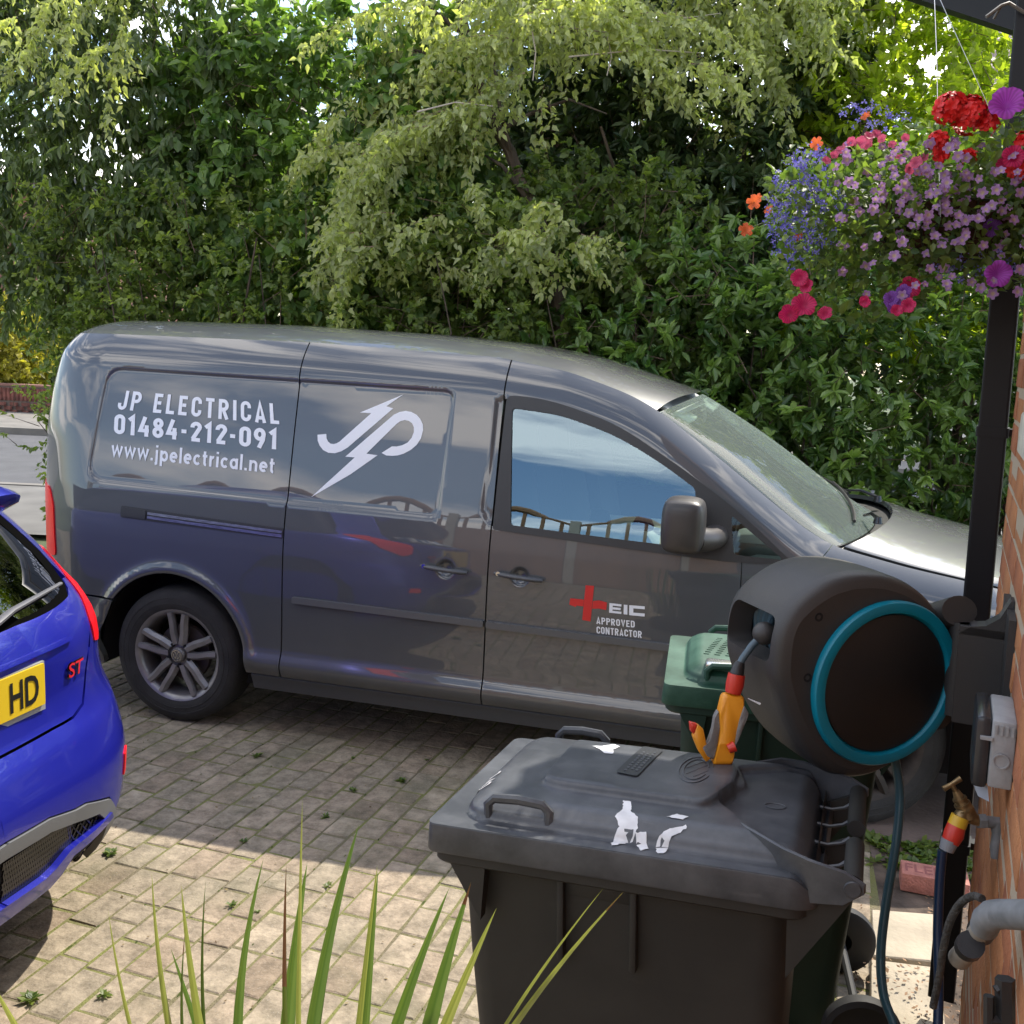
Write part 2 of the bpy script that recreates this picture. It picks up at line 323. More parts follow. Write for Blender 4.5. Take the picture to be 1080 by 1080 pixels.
# ------------------------------------------------------------------ paints and shared materials
paint=mat('van_paint',(.062,.067,.074),rough=.42,metal=.10,spec=.3,coat=1,coat_r=.012,var=.04,vscale=1.3); paint.node_tree.nodes['Principled BSDF'].inputs['Coat IOR'].default_value=1.60
_n=paint.node_tree.nodes; _l=paint.node_tree.links; _p=_n['Principled BSDF']; _g=_n.new('ShaderNodeNewGeometry'); _sx=_n.new('ShaderNodeSeparateXYZ'); _l.new(_g.outputs['Position'],_sx.inputs[0])
_mr=_n.new('ShaderNodeMapRange'); _mr.inputs[1].default_value=.62; _mr.inputs[2].default_value=.24; _l.new(_sx.outputs['Z'],_mr.inputs[0]); _dn=_n.new('ShaderNodeTexNoise'); _dn.inputs['Scale'].default_value=7; _dn.inputs['Detail'].default_value=8; _dn.inputs['Roughness'].default_value=.7; _l.new(_g.outputs['Position'],_dn.inputs['Vector'])
_m1=_n.new('ShaderNodeMath'); _m1.operation='MULTIPLY'; _l.new(_mr.outputs[0],_m1.inputs[0]); _l.new(_dn.outputs['Fac'],_m1.inputs[1]); _m2=_n.new('ShaderNodeMath'); _m2.operation='MULTIPLY_ADD'; _m2.inputs[1].default_value=.55; _m2.use_clamp=True; _l.new(_m1.outputs[0],_m2.inputs[0])
_f=_n.new('ShaderNodeMapRange'); _f.inputs[1].default_value=.60; _f.inputs[2].default_value=.80; _f.inputs[4].default_value=.12; _l.new(_dn.outputs['Fac'],_f.inputs[0]); _l.new(_f.outputs[0],_m2.inputs[2])
_old=_p.inputs['Base Color'].links[0].from_socket; _mc=_n.new('ShaderNodeMix'); _mc.data_type='RGBA'; _l.new(_m2.outputs[0],_mc.inputs[0]); _l.new(_old,_mc.inputs[6]); _mc.inputs[7].default_value=(.15,.135,.11,1); _l.new(_mc.outputs[2],_p.inputs['Base Color'])
_cw=_n.new('ShaderNodeMapRange'); _cw.inputs[3].default_value=1.0; _cw.inputs[4].default_value=.45; _l.new(_m2.outputs[0],_cw.inputs[0]); _l.new(_cw.outputs[0],_p.inputs['Coat Weight'])
blackp=mat('black_plastic',(.018,.018,.019),rough=.45,bump=.08,bscale=300)
blackgl=mat('black_gloss_trim',(.012,.012,.014),rough=.18)
rubber=mat('tyre_rubber',(.022,.021,.02),rough=.8,bump=.25,bscale=90,var=.25,vscale=12)
alloy=mat('alloy_grey',(.24,.23,.23),rough=.38,metal=.5,var=.15,vscale=14)
dark=mat('dark_void',(.006,.006,.007),rough=.9)
chrome=mat('chrome',(.55,.55,.56),rough=.12,metal=1)
alu=mat('rail_aluminium',(.30,.30,.32),rough=.3,metal=.9,var=.3,vscale=30,stretch=(1,1,8))
greyp=mat('grey_trim_plastic',(.060,.062,.066),rough=.42,bump=.05,bscale=300)
redl=mat('red_lens',(.85,.008,.014),rough=.25,spec=.3)
white_v=mat('white_vinyl',(.72,.74,.78),rough=.4)
red_v=mat('red_vinyl',(.55,.02,.02),rough=.4)
sideglass=pane('door_window_glass',(.50,.60,.57),2.1,1.75,refl_tint=(.64,.85,1.0))
screenglass=pane('windscreen_glass',(.80,.93,.86),1.0,1.55)
_n=screenglass.node_tree.nodes; _l=screenglass.node_tree.links; _d=_n.new('ShaderNodeBsdfDiffuse'); _d.inputs[0].default_value=(.55,.64,.58,1); _t=_n.new('ShaderNodeBsdfTranslucent'); _t.inputs[0].default_value=(.55,.70,.60,1); _a=_n.new('ShaderNodeMixShader'); _l.new(_d.outputs[0],_a.inputs[1]); _l.new(_t.outputs[0],_a.inputs[2])
_x=_n.new('ShaderNodeMixShader'); _x.inputs[0].default_value=.25; _o=[q for q in _n if q.type=='OUTPUT_MATERIAL'][0]; _s=_o.inputs[0].links[0].from_socket; _l.new(_s,_x.inputs[1]); _l.new(_a.outputs[0],_x.inputs[2]); _l.new(_x.outputs[0],_o.inputs[0])
seatm=mat('seat_fabric',(.045,.048,.052),rough=.9,bump=.2,bscale=200)
beige=mat('pale_headliner',(.50,.52,.48),rough=.85)
dashm=mat('dash_plastic',(.15,.16,.155),rough=.6,bump=.1,bscale=250)

# ------------------------------------------------------------------ van body surface
def ell(cx,cy,a,b,t0,t1,n=60,p=2.0):
    t=np.linspace(t0,t1,n); return cx+a*np.sign(np.cos(t))*np.abs(np.cos(t))**(2/p), cy+b*np.sign(np.sin(t))*np.abs(np.sin(t))**(2/p)
_yf=stable([-.45,.3,2.3,3.25],[.02,0,0,.03],.15)
xr_,yr_=ell(-.45,.57,.48,.55,-PI,-PI/2); xm_=np.linspace(-.45,3.25,120)[1:-1]; ym_=_yf(xm_); xf_,yf_=ell(3.25,.03+.72,.60,.72,-PI/2,0,60,2.5)
px_=np.concatenate(([-.945],xr_,xm_,xf_,[3.86])); py_=np.concatenate(([.9],yr_,ym_,yf_,[.9]))
ss_=np.concatenate(([0],np.cumsum(np.hypot(np.diff(px_),np.diff(py_))))); i0=1+len(xr_); ss_+=px_[i0]-ss_[i0]
g_=np.linspace(ss_[0],ss_[-1],2400); gx_=np.interp(g_,ss_,px_); gy_=np.interp(g_,ss_,py_)
def _sm(a,k=15):
    p=np.pad(a,k,'reflect',reflect_type='odd'); return np.convolve(p,np.ones(2*k+1)/(2*k+1),'valid')
gx_=_sm(gx_);gy_=_sm(gy_); tx_=np.gradient(gx_);ty_=np.gradient(gy_); tl_=np.hypot(tx_,ty_); tx_/=tl_;ty_/=tl_
S0,S1=g_[0],g_[-1]
tz=stable([.10,.22,.28,.32,.345,.365,.41,.47,.60,.75,.85,.95,1.06,1.35,1.60,1.80],[.045,.030,.010,-.016,-.024,-.022,-.003,0,0,0,.003,.012,.030,.085,.140,.190],.008)
lean=stable([0,.6,1.0,1.3,1.5,1.65,1.80],[.0,0,.0,.012,.045,.085,.13],.04)
zc=stable([-1.6,-.45,.56,1.40,1.715,1.96,2.085,2.355,2.70,2.81,3.08,3.39,3.75,4.1,4.7],[1.735,1.748,1.752,1.728,1.683,1.61,1.553,1.373,1.127,1.072,1.018,.970,.90,.84,.80],.04)
yc=stable([-1.6,0,.56,1.4,1.72,1.96,2.085,2.355,2.70,2.81,3.08,3.39,4.7],[.225,.225,.236,.235,.215,.20,.19,.16,.12,.11,.10,.10,.12],.05)
recess=rounded([(-.43,1.603),(1.258,1.588),(1.238,1.052),(-.478,1.080)],[.09,.055,.05,.10])
scallop=rounded([(1.425,1.565),(1.53,1.60),(1.53,1.03),(1.412,1.06)],[.03,.01,.01,.06])
def Tin(s,z):
    w=sst((-.45-s)/.4); t=tz(z)*(1-w)+(lean(z)+np.minimum(tz(np.minimum(z,.9)),0))*w
    c=zc(s); tc_=tz(c)*(1-w)+lean(c)*w; e=np.clip((z-(c-.14))/.14,0,1.3)**2*np.maximum(yc(s)-tc_,0)*(1-w)+np.clip((z-(c-.12))/.12,0,1.3)**2*.05*w
    wf=sst((s-3.3)/.5); e=e+wf*(.10*np.clip((z-.62)/.3,0,1)**2)
    return t+e
def VF(s,z,det=True):
    s=np.asarray(s,float); z=np.asarray(z,float); x=np.interp(s,g_,gx_); y=np.interp(s,g_,gy_); tx=np.interp(s,g_,tx_); ty=np.interp(s,g_,ty_)
    ln=np.hypot(tx,ty); tx/=ln; ty/=ln; T=Tin(s,z)
    if det:
        P=np.stack((s,z),1)
        for ax in (0.,3.006):
            r=np.hypot(s-ax,z-.33); T=T-.017*np.exp(-((r-.392)/.030)**2)*sst((z-.30)/.12)
        k=(s>-.52)&(s<1.47)&(z>1.0)&(z<1.65)
        if k.any():
            d=np.zeros(len(s)); d[k]=.010*sst(sdpoly(P[k],recess)/.016)+.009*sst(sdpoly(P[k],scallop)/.022); T=T+d
        for hx in (1.283,1.60): T=T+.026*sst((.046-np.hypot(s-hx,z-.856))/.030)
    return np.stack((x-ty*T,y+tx*T,z),1)
def mir(F):
    def g(a,b):
        X=F(a,b).copy(); X[:,1]=1.8-X[:,1]; return X
    return g
def VFn(s,z): return VF(s,z,False)
def topline(a,b,n=40,d=.0): return [(s,float(zc(s))-d) for s in np.linspace(a,b,n)]
def arcpts(cx,cz,r,a0,a1,n=26): return [(cx+r*cos(a),cz+r*sin(a)) for a in np.linspace(a0,a1,n)]
van=thing('delivery_van','dark grey panel van with white lettering JP ELECTRICAL on its side, parked along the hedge','van',(1.45,.9,0))
VO=(1.45,.9,0)
AR=.378; a_lo=math.asin(-.03/AR)
quarter=topline(.543,-1.02)+[(-1.02,.56),(-.30,.56)]+[(p) for p in arcpts(0,.33,AR,PI-math.asin(.23/AR),a_lo)]+[(.543,.30)]
sdoor=[(.549,.30),(1.462,.30)]+topline(1.462,.549)
fdoor=[(1.468,.30),(2.489,.30),(2.466,1.012),(1.9,1.030),(1.468,1.050)]
dlo=rounded([(1.472,1.035),(1.478,1.577),(1.60,1.573),(1.72,1.552),(1.94,1.488),(2.19,1.349),(2.44,1.190),(2.665,1.006),(2.44,.994),(2.14,1.003),(1.82,1.018)],[.012,.03,.05,.1,.1,.1,.1,.02,.05,.1,.1])
din=inset(dlo,.014)
frame_=[(1.468,1.56)]+[(1.478,1.563),(1.60,1.560),(1.72,1.540),(1.94,1.476),(2.19,1.337),(2.44,1.178),(2.645,1.012),(2.715,.985)]+topline(2.80,1.468)
wing=[(2.492,.30),(3.006-.376,.30)]+arcpts(3.006,.33,AR,PI-a_lo,.62,22)+[(3.50,.62)]+topline(3.62,2.803)+[(2.718,.982),(2.64,1.000),(2.47,1.000)]
GL1=rounded([(1.505,1.527),(1.70,1.512),(1.93,1.449),(2.12,1.355),(2.268,1.262),(2.300,1.034),(1.90,1.046),(1.545,1.060)],[.02,.06,.1,.1,.015,.015,.1,.015])
GL2=rounded([(2.414,1.172),(2.436,1.024),(2.622,1.020)],[.015,.015,.02])
def both(name,outline,m,parent=van,step=.02,far=True,**k):
    o=patch(name,outline,VF,m,parent,step=step,sign=1,root=VO,**k)
    if far:
        kk=dict(k); kk.pop('label',None); o2=patch(name,outline,mir(VFn),m,parent,step=max(step,.045),sign=-1,root=VO,**kk)
    return o
rec_loops=[inset(recess,.0015),inset(recess,.008),inset(recess,.0155)]
def clipx(poly,lo,hi):
    """clip a polygon to lo<u<hi (Sutherland-Hodgman)"""
    for sgn,c in ((1,lo),(-1,hi)):
        o=[]
        for i in range(len(poly)):
            a,b=poly[i-1],poly[i]; ia,ib=sgn*(a[0]-c)>=0,sgn*(b[0]-c)>=0
            if ia!=ib: t=(c-a[0])/(b[0]-a[0]); o.append((c,a[1]+t*(b[1]-a[1])))
            if ib: o.append(b)
        poly=o
    return poly
both('quarter_panel',quarter,paint,step=.017,loops=[clipx(l,-2,.536) for l in rec_loops])
sd_=both('sliding_door',sdoor,paint,step=.017,loops=[clipx(l,.556,2) for l in rec_loops]+[arcpts(1.283,.856,r,0,2*PI*.97,24) for r in (.046,.032,.018)])
fd_=both('front_door',fdoor,paint,step=.017,loops=[arcpts(1.60,.856,r,0,2*PI*.97,24) for r in (.046,.032,.018)])
both('window_pillar',frame_,paint,step=.018)
both('front_wing',wing,paint,step=.022)
both('window_surround',dlo,blackp,step=.03,holes=[GL1,GL2],off=.0035,skirt=.01,hskirt=.010)
gl_=both('door_window',inset(GL1,-.006),sideglass,step=.05,off=-.005,skirt=0)
both('quarter_window',inset(GL2,-.005),pane('quarter_glass',(.75,.85,.80),.9,1.5),step=.05,off=-.005,skirt=0)
# sill, bumpers, rear door
both('sill',[(.40,.294),(.40,.225),(2.62,.225),(2.62,.294)],greyp,step=.04,off=.004,skirt=.05)
rb=[(-.385,.245),(-.368,.40),(-.31,.55)]; both('rear_bumper',[(S0+.002,.24),(-.375,.24),(-.372,.40),(-.305,.552),(S0+.002,.552)],paint,step=.05,off=.006,skirt=.03)
both('rear_door',[(S0,.56),(-1.03,.56)]+topline(-1.03,S0,12),paint,step=.06)
both('front_bumper',[(3.36,.20),(S1,.20),(S1,.60),(3.36,.60),(3.385,.45)],paint,step=.05,off=.004,skirt=.03)
both('grille',[(4.02,.64),(S1,.64),(S1,.755),(4.02,.755)],blackp,step=.05,off=.002)
both('headlight',rounded([(3.56,.64),(3.98,.62),(3.98,.76),(3.64,.84)],.03),pane('headlight_lens',(.5,.52,.55),2.5,1.8),step=.05,off=.006)
both('tail_light',rounded([(-1.05,.70),(-.66,.71),(-.685,.95),(-.74,1.03),(-1.02,1.05)],.03),redl,step=.03,off=.006,skirt=.02)
mouldm=mat('rub_strip',(.085,.088,.092),rough=.38)
# lower moulding strips
for a,b in ((.600,1.459),(1.471,2.484)):
    zz=lambda s:.655-.010*(s-.6)
    both('side_moulding',rounded([(a,zz(a)-.014),(b,zz(b)-.014),(b,zz(b)+.013),(a,zz(a)+.013)],.006,3),mouldm,step=.03,off=.018,skirt=.020,parent=(sd_ if a<1 else fd_))
# sliding rail: slot, end cap and channel
rl=lambda s:.962-.030*(s+.27)
cap_=patch('rail_slot',rounded([(-.272,rl(-.27)-.028),(.541,rl(.54)-.024),(.541,rl(.54)+.021),(-.272,rl(-.27)+.026)],[.012,.001,.001,.012]),VF,blackp,van,step=.03,off=.0015,skirt=.004,root=VO)
patch('rail_channel',[(-.13,rl(-.13)-.016),(.538,rl(.54)-.018),(.538,rl(.54)+.010),(-.13,rl(-.13)+.012)],VF,alu,cap_,step=.03,off=.005,skirt=.004,root=VO)
patch('rail_lip',[(-.13,rl(-.13)-.004),(.538,rl(.54)-.005),(.538,rl(.54)+.000),(-.13,rl(-.13)+.001)],VF,blackp,cap_,step=.05,off=.009,skirt=.004,root=VO)
patch('rail_end_cap',rounded([(-.262,rl(-.26)-.021),(-.138,rl(-.14)-.021),(-.138,rl(-.14)+.019),(-.262,rl(-.26)+.019)],.012),VF,blackp,cap_,step=.03,off=.006,skirt=.005,root=VO)
# door handles
for hx,par in ((1.283,sd_),(1.60,fd_)):
    q=MB(); pts=[]
    for k in range(9):
        t=k/8; pts.append((hx-.100+.2*t-VO[0],-.020-.013*sin(PI*t)-VO[1],.866-.010*t))
    q.tube(pts,[.009,.015,.0165,.016,.0155,.0155,.016,.0165,.012],n=12,flat=.62); h=q.build('door_handle',greyp,par)
    q=MB().lathe([(0,0),(.009,0),(.010,-.003)],16,frame((hx-.082-VO[0],-.036-VO[1],.868),(0,-1,0))); q.build('lock_cylinder',chrome,h)
# door mirror
q=MB(); q.box((2.250-VO[0],-.130-VO[1],1.150),(.165,.20,.212),bev=.045); mirr=q.build('door_mirror',mat('mirror_plastic',(.045,.040,.038),rough=.38,var=.2,vscale=10,bump=.06,bscale=260),van)
md=mirr.modifiers.new('s','SUBSURF'); md.levels=2; md.render_levels=2
for p in mirr.data.polygons: p.use_smooth=True
q=MB(); q.tube([(2.29-VO[0],-.10-VO[1],1.092),(2.33-VO[0],-.06-VO[1],1.088),(2.355-VO[0],-.01-VO[1],1.085),(2.36-VO[0],.05-VO[1],1.09)],[.058,.054,.048,.052],n=16,flat=.85); q.build('mirror_arm',MATS['mirror_plastic'],mirr)
o=mirr.copy(); o.data=mirr.data.copy(); COL.objects.link(o)
for v in o.data.vertices: v.co.y=1.8-2*VO[1]-v.co.y
o.data.flip_normals()
# roof
ns,nq=150,26; sv=np.concatenate((np.linspace(S0,-.2,60),np.linspace(-.2,2.085,ns-60+1)[1:])); X=VF(sv,zc(sv),False)
zt=stable([-1.0,-.3,.3,1.0,1.4,1.7,1.96,2.195],[1.805,1.826,1.830,1.815,1.79,1.745,1.675,1.606],.05)
V=[]
for i,s in enumerate(sv):
    bow=.11*float(sst(np.array((s-1.2)/.885))); xs=max(X[i,0],-.45)+bow
    for j in range(nq):
        q=j/(nq-1); w=1-(1-q)**4.2; qq=q; x=X[i,0]+(xs-X[i,0])*(1-(1-q)**2 if bow>0 else q); y=X[i,1]+(.9-X[i,1])*qq
        zt_=float(zt(xs)); V.append((x,y,X[i,2]+(zt_-X[i,2])*w))
V=np.array(V); n1=len(V); Vm=V.copy(); Vm[:,1]=1.8-Vm[:,1]; F=[]
for i in range(len(sv)-1):
    for j in range(nq-1):
        a=i*nq+j; F.append((a,a+nq,a+nq+1,a+1)); F.append((n1+a,n1+a+1,n1+a+nq+1,n1+a+nq))
roof=mesh_np('roof',np.concatenate((V,Vm)),F,paint,van,True,VO)
bm=bmesh.new(); bm.from_mesh(roof.data); bmesh.ops.remove_doubles(bm,verts=bm.verts[:],dist=1e-5); bmesh.ops.recalc_face_normals(bm,faces=bm.faces[:]); bm.to_mesh(roof.data); bm.free()
# windscreen
se=lambda a:2.089+(2.815-2.089)*a
def WS(a,b):
    s=se(np.asarray(a,float)); b=np.asarray(b,float); E=VF(s,zc(s)-.004,False); y=E[:,1]+(1.8-2*E[:,1])*b; k=1-(2*b-1)**2; k=k**.8 if True else k
    bx=.11+.10*np.asarray(a); bz=.055-.030*np.asarray(a)+.02*np.sin(PI*np.asarray(a))
    return np.stack((E[:,0]+bx*k,y,E[:,2]+bz*k),1)
e=.004
ws=patch('windscreen',[(.004,e),(.985,e),(.985,1-e),(.004,1-e)],WS,screenglass,van,step=.04,skirt=0,off=-.002,root=VO)
patch('windscreen_border',[(.004,e),(.99,e),(.99,1-e),(.004,1-e)],WS,blackgl,ws,holes=[rounded([(.035,.022),(.90,.035),(.90,.965),(.035,.978)],.03)],step=.04,skirt=0,off=-.0035,root=VO)
# scuttle, bonnet
def BN(a,b):
    a=np.asarray(a,float); b=np.asarray(b,float); s=2.835+(3.60-2.835)*a; E=VF(s,zc(s)+.001,False); k=1-(2*b-1)**2
    bx=.245-.03*a; bz=.075-.030*a
    x=E[:,0]+bx*k**.75; y=E[:,1]+(1.8-2*E[:,1])*b; z=E[:,2]+bz*k**.6
    return np.stack((x,y,z),1)
patch('bonnet',[(.0,.004),(1,.004),(1,.996),(0,.996)],BN,paint,van,step=.03,skirt=.02,root=VO)
q=MB(); q.add([(x-VO[0],y-VO[1],z) for x,y,z in [tuple(p) for b in np.linspace(.01,.99,14) for p in (WS([.97],[b])[0]+np.array((-.01,0,-.015)),BN([.02],[b])[0]+np.array((0,0,-.035)))]],[(2*i,2*i+1,2*i+3,2*i+2) for i in range(13)],True); q.build('scuttle_panel',blackp,van)
for b0,b1,aa in ((.22,.60,.86),(.62,.93,.80)):
    A=BN([.0],[b0])[0]+np.array((-.03,0,.006)); B=WS([aa+.06],[b0+.08])[0]+np.array((.012,0,.014)); C_=WS([aa-.10],[b1])[0]+np.array((.01,0,.012))
    q=MB(); q.lathe([(0,.03),(.014,.028),(.02,0)],14,frame(A-np.array(VO)+np.array((0,0,-.01)),(0,0,1))); q.tube([A-np.array(VO)+(0,0,.01),(A+B)/2-np.array(VO)+(0,0,.02),B-np.array(VO)],[.009,.007,.006],n=8); wa=q.build('wiper_arm',blackgl,van)
    pb=[WS([aa+.05-.15*t],[b0-.02+(b1-b0)*t])[0]+np.array((.006,0,.010))-np.array(VO) for t in np.linspace(0,1,7)]
    MB().tube(pb,.007,n=6).build('wiper_blade',blackp,wa)
# front end cap between bonnet and bumper
q=MB(); q.box((3.45-VO[0],.9-VO[1],.45),(.62,1.40,.5)); q.build('engine_bay',dark,van)
# underbody and wheel wells
q=MB()
for x0,x1,y0,y1 in ((-.88,-.46,.12,1.68),(.42,2.60,.05,1.75),(-.46,.42,.36,1.44),(2.60,3.40,.36,1.44)): q.box(((x0+x1)/2-VO[0],(y0+y1)/2-VO[1],.36),(x1-x0,y1-y0,.22))
q.box((.3-VO[0],.9-VO[1],.62),(2.3,1.05,.30)); q.build('underbody',mat('underbody_black',(.012,.012,.012),rough=.9),van)
for ax in (0.,3.006):
    for sy in (1,-1):
        q=MB(); M=frame((ax-VO[0],(.028 if sy>0 else 1.8-.028)-VO[1],.33),(0,sy,0),(1,0,0)); q.lathe([(.374,0),(.40,.03),(.40,.34),(0,.345)],40,M,a0=-.25 if sy<0 else -.25-PI*.0,a1=PI+.25) if sy<0 else q.lathe([(.374,0),(.40,.03),(.40,.34),(0,.345)],40,M,a0=-.25-PI+0,a1=.25)
        q.build('wheel_arch_liner',dark,van)
# wheels
def make_wheel(x,yo,side,steer=0,root=van,spokes=5,rt=.316,rr=.212,cap=True,offx=VO,al=None):
    al=al or alloy
    c=(x-offx[0],yo-offx[1],rt-offx[2]); M=Matrix.Translation(c)@Matrix.Rotation(steer,4,'Z')@(frame((0,0,0),(0,-side,0),(1,0,0)))
    q=MB(); prof=[(rr-.004,-.19),(rr+.01,-.195),(rt-.06,-.205),(rt-.018,-.198),(rt-.003,-.18),(rt,-.10),(rt-.002,-.025),(rt-.014,-.006),(rt-.04,.004),(rr+.03,.004),(rr+.012,-.002),(rr,-.008),(rr-.004,-.02)]
    q.lathe(prof,64,M)
    for rad,hh in ((rt-.046,.0055),(rr+.034,.0055)): q.lathe([(rad-.003,hh-.002),(rad-.0015,hh),(rad+.0015,hh),(rad+.003,hh-.002)],64,M)
    wh=q.build('wheel',rubber,root)
    q=MB(); q.lathe([(rr-.004,-.19),(rr-.02,-.17),(rr-.03,-.10),(rr-.024,-.03),(rr-.013,-.012),(rr-.002,-.006),(rr+.003,-.004),(rr+.005,-.010)],64,M)
    rim=q.build('rim',al,wh)
    for k in range(spokes):
        for dz in (-1,1):
            a=PI/2+2*PI*k/spokes+dz*.20; q=MB(); r0,r1=.050,rr-.012
            a0=PI/2+2*PI*k/spokes+dz*.34
            P=[]
            for t in (0,.35,.7,1):
                r=r0+(r1-r0)*t; aa=a0+(a-a0)*min(1,t*1.4); w=.0205-.003*t; d=.0+.012*t-.020
                ca,sa=cos(aa),sin(aa)
                for u,h in ((-w,d-.012),(-w*.72,d+.004),(w*.30,d+.006),(w,d-.010),(w*.7,d-.03),(-w*.7,d-.03)): P.append(M@Vector((r*ca-u*dz*sa,r*sa+u*dz*ca,h)))
            F=[(6*i+j,6*i+(j+1)%6,6*i+6+(j+1)%6,6*i+6+j) for i in range(3) for j in range(6)]+[(0,1,2,3,4,5),(23,22,21,20,19,18)]
            q.add(P,F); q.build('spoke',al,wh)
    q=MB(); q.lathe([(0,-.008),(.030,-.009),(.034,-.014),(.036,-.03),(.062,-.034),(.066,-.05)],36,M); hub=q.build('hub',al,wh)
    for k in range(5):
        a=2*PI*k/5+PI/2+PI/5; q=MB(); q.lathe([(.0,-.018),(.008,-.018),(.010,-.022),(.010,-.05)],6,M@Matrix.Translation((.053*cos(a),.053*sin(a),0))); q.build('wheel_bolt',dark,wh)
    q=MB(); q.lathe([(0,-.07),(.13,-.07),(.135,-.085)],40,M); q.build('brake_disc',mat('brake_disc',(.12,.10,.09),rough=.5,metal=.7),wh)
    if cap:      # round emblem: ring and the two letters V over W
        q=MB(); q.lathe([(.0225,-.007),(.0225,-.0045),(.0262,-.0045),(.0262,-.008)],36,M)
        for A,B in (((-.011,.019),(0,.003)),((.011,.019),(0,.003)),((-.018,.008),(-.009,-.017)),((-.009,-.017),(0,.001)),((0,.001),(.009,-.017)),((.009,-.017),(.018,.008))):
            A=Vector(A);B=Vector(B); d=(B-A).normalized(); n=Vector((-d.y,d.x))*.0018; q.add([M@Vector((p.x,p.y,-.0055)) for p in (A+n,A-n,B-n,B+n)],[(0,1,2,3)])
        q.build('wheel_emblem',chrome,wh)
    return wh
make_wheel(0,.035,1); make_wheel(3.006,.045,1,steer=R(20),al=mat('dark_brown_alloy',(.055,.045,.038),rough=.7,metal=.3,var=.3,vscale=20)); make_wheel(0,1.765,-1,cap=False); make_wheel(3.006,1.755,-1,steer=R(20),cap=False)  # near front wheel alone gets a darker, browner alloy colour
# cab interior
def lbox(name,m,c,d,bev=.02,rot=None,par=van):
    q=MB(); q.box((c[0]-VO[0],c[1]-VO[1],c[2]),d,bev=bev,rot=rot); return q.build(name,m,par)
lbox('bulkhead',mat('bulkhead_grey',(.10,.105,.11),rough=.8),(1.44,.9,1.05),(.03,1.44,1.2),.005)
lbox('cab_floor',dashm,(2.1,.9,.47),(1.3,1.6,.04),.005)
for y,nm in ((.50,'driver'),(1.28,'passenger')):
    s_=lbox('seat',seatm,(1.98,y,.66),(.50,.50,.16),.05); lbox('seat_back',seatm,(1.69,y,1.00),(.14,.48,.62),.05,Matrix.Rotation(R(-12),3,'Y'),s_); lbox('head_restraint',seatm,(1.60,y,1.38),(.10,.26,.17),.04,Matrix.Rotation(R(-8),3,'Y'),s_)
d_=lbox('dashboard',dashm,(2.66,.9,.86),(.42,1.56,.24),.07); lbox('instrument_hood',dashm,(2.52,.50,.99),(.20,.36,.08),.03,None,d_); 
q=MB(); M=frame((2.36-VO[0],.50-VO[1],1.00),(-.9,0,.42)); q.lathe([(.185+.013*cos(t),.013*sin(t)) for t in np.linspace(0,2*PI,11)],40,M); q.lathe([(0,-.02),(.05,-.02),(.06,-.04)],20,M)
for a in (0,PI,-PI/2): q.tube([M@Vector((.05*cos(a),.05*sin(a),-.03)),M@Vector((.18*cos(a),.18*sin(a),0))],.012,n=6)
q.build('steering_wheel',blackp,van)
q=MB()
for b in np.linspace(.06,.94,10):
    p=WS([.03],[b])[0]; q.v.append((p[0]-VO[0],p[1]-VO[1],p[2]-.03)); q.v.append((1.46-VO[0],p[1]-VO[1],1.69-.5*abs(b-.5)**2))
q.f=[(2*i,2*i+1,2*i+3,2*i+2) for i in range(9)]; q.sm=[True]*9; q.build('headlining',beige,van)
q=MB()
for s in (2.40,):
    pass
lbox('sun_visor',beige,(2.13,.50,1.535),(.17,.40,.02),.008,Matrix.Rotation(R(28),3,'Y')); lbox('sun_visor',beige,(2.17,1.30,1.545),(.17,.40,.02),.008,Matrix.Rotation(R(28),3,'Y'))
p=WS([.10],[.5])[0]; lbox('rear_view_mirror',blackp,(p[0]-.07,p[1],p[2]-.06),(.03,.22,.07),.012); 
lbox('seat_cloth',mat('pale_dust_sheet',(.52,.50,.46),rough=.9,bump=.5,bscale=14),(1.96,.82,.93),(.42,.34,.12),.04); 
sheet=thing('folded_sheet','crumpled pale sheet lying inside the van cab under the side window','cloth',(2.02,.40,0))
def crumple(name,c,d,m,par,off,seed):
    r=np.random.default_rng(seed); n=14; u,v=np.meshgrid(np.linspace(-1,1,n),np.linspace(-1,1,n)); h=np.zeros_like(u)
    for _ in range(9):
        a,b=r.uniform(-1,1,2); h+=r.uniform(.2,1)*np.exp(-(((u-a)*cos(a*6)+(v-b)*sin(a*6))/.12)**2-((v-b)/.7)**2)
    h=h/h.max()*(1-.8*np.maximum(abs(u),abs(v))**3); V=np.stack((c[0]+u*d[0]/2,c[1]+v*d[1]/2,c[2]+h*d[2]),-1).reshape(-1,3)
    F=[(i*n+j,i*n+j+1,(i+1)*n+j+1,(i+1)*n+j) for i in range(n-1) for j in range(n-1)]; return mesh_np(name,V,F,m,par,True,off)
crumple('sheet_fold',(2.04,.38,.93),(.56,.40,.22),MATS['pale_dust_sheet'],sheet,(2.02,.40,0),3)
MB().box((2.04-2.02,0,.80),(.46,.34,.2),bev=.03).build('sheet_bundle',MATS['pale_dust_sheet'],sheet)
for c,col,nm,lb in (((1.88,.20,1.10),(.006,.006,.007),'black_pouch','small black pouch on top of the pale sheet inside the van'),((2.06,.19,1.09),(.06,.01,.14),'purple_pouch','small purple pouch beside the black one inside the van')):
    o=MB().box((0,0,0),(.10,.08,.06),bev=.02,top=.6).build(nm,mat(nm+'_cloth',col,rough=.8),None); o.location=c; tag(o,lb,'pouch')
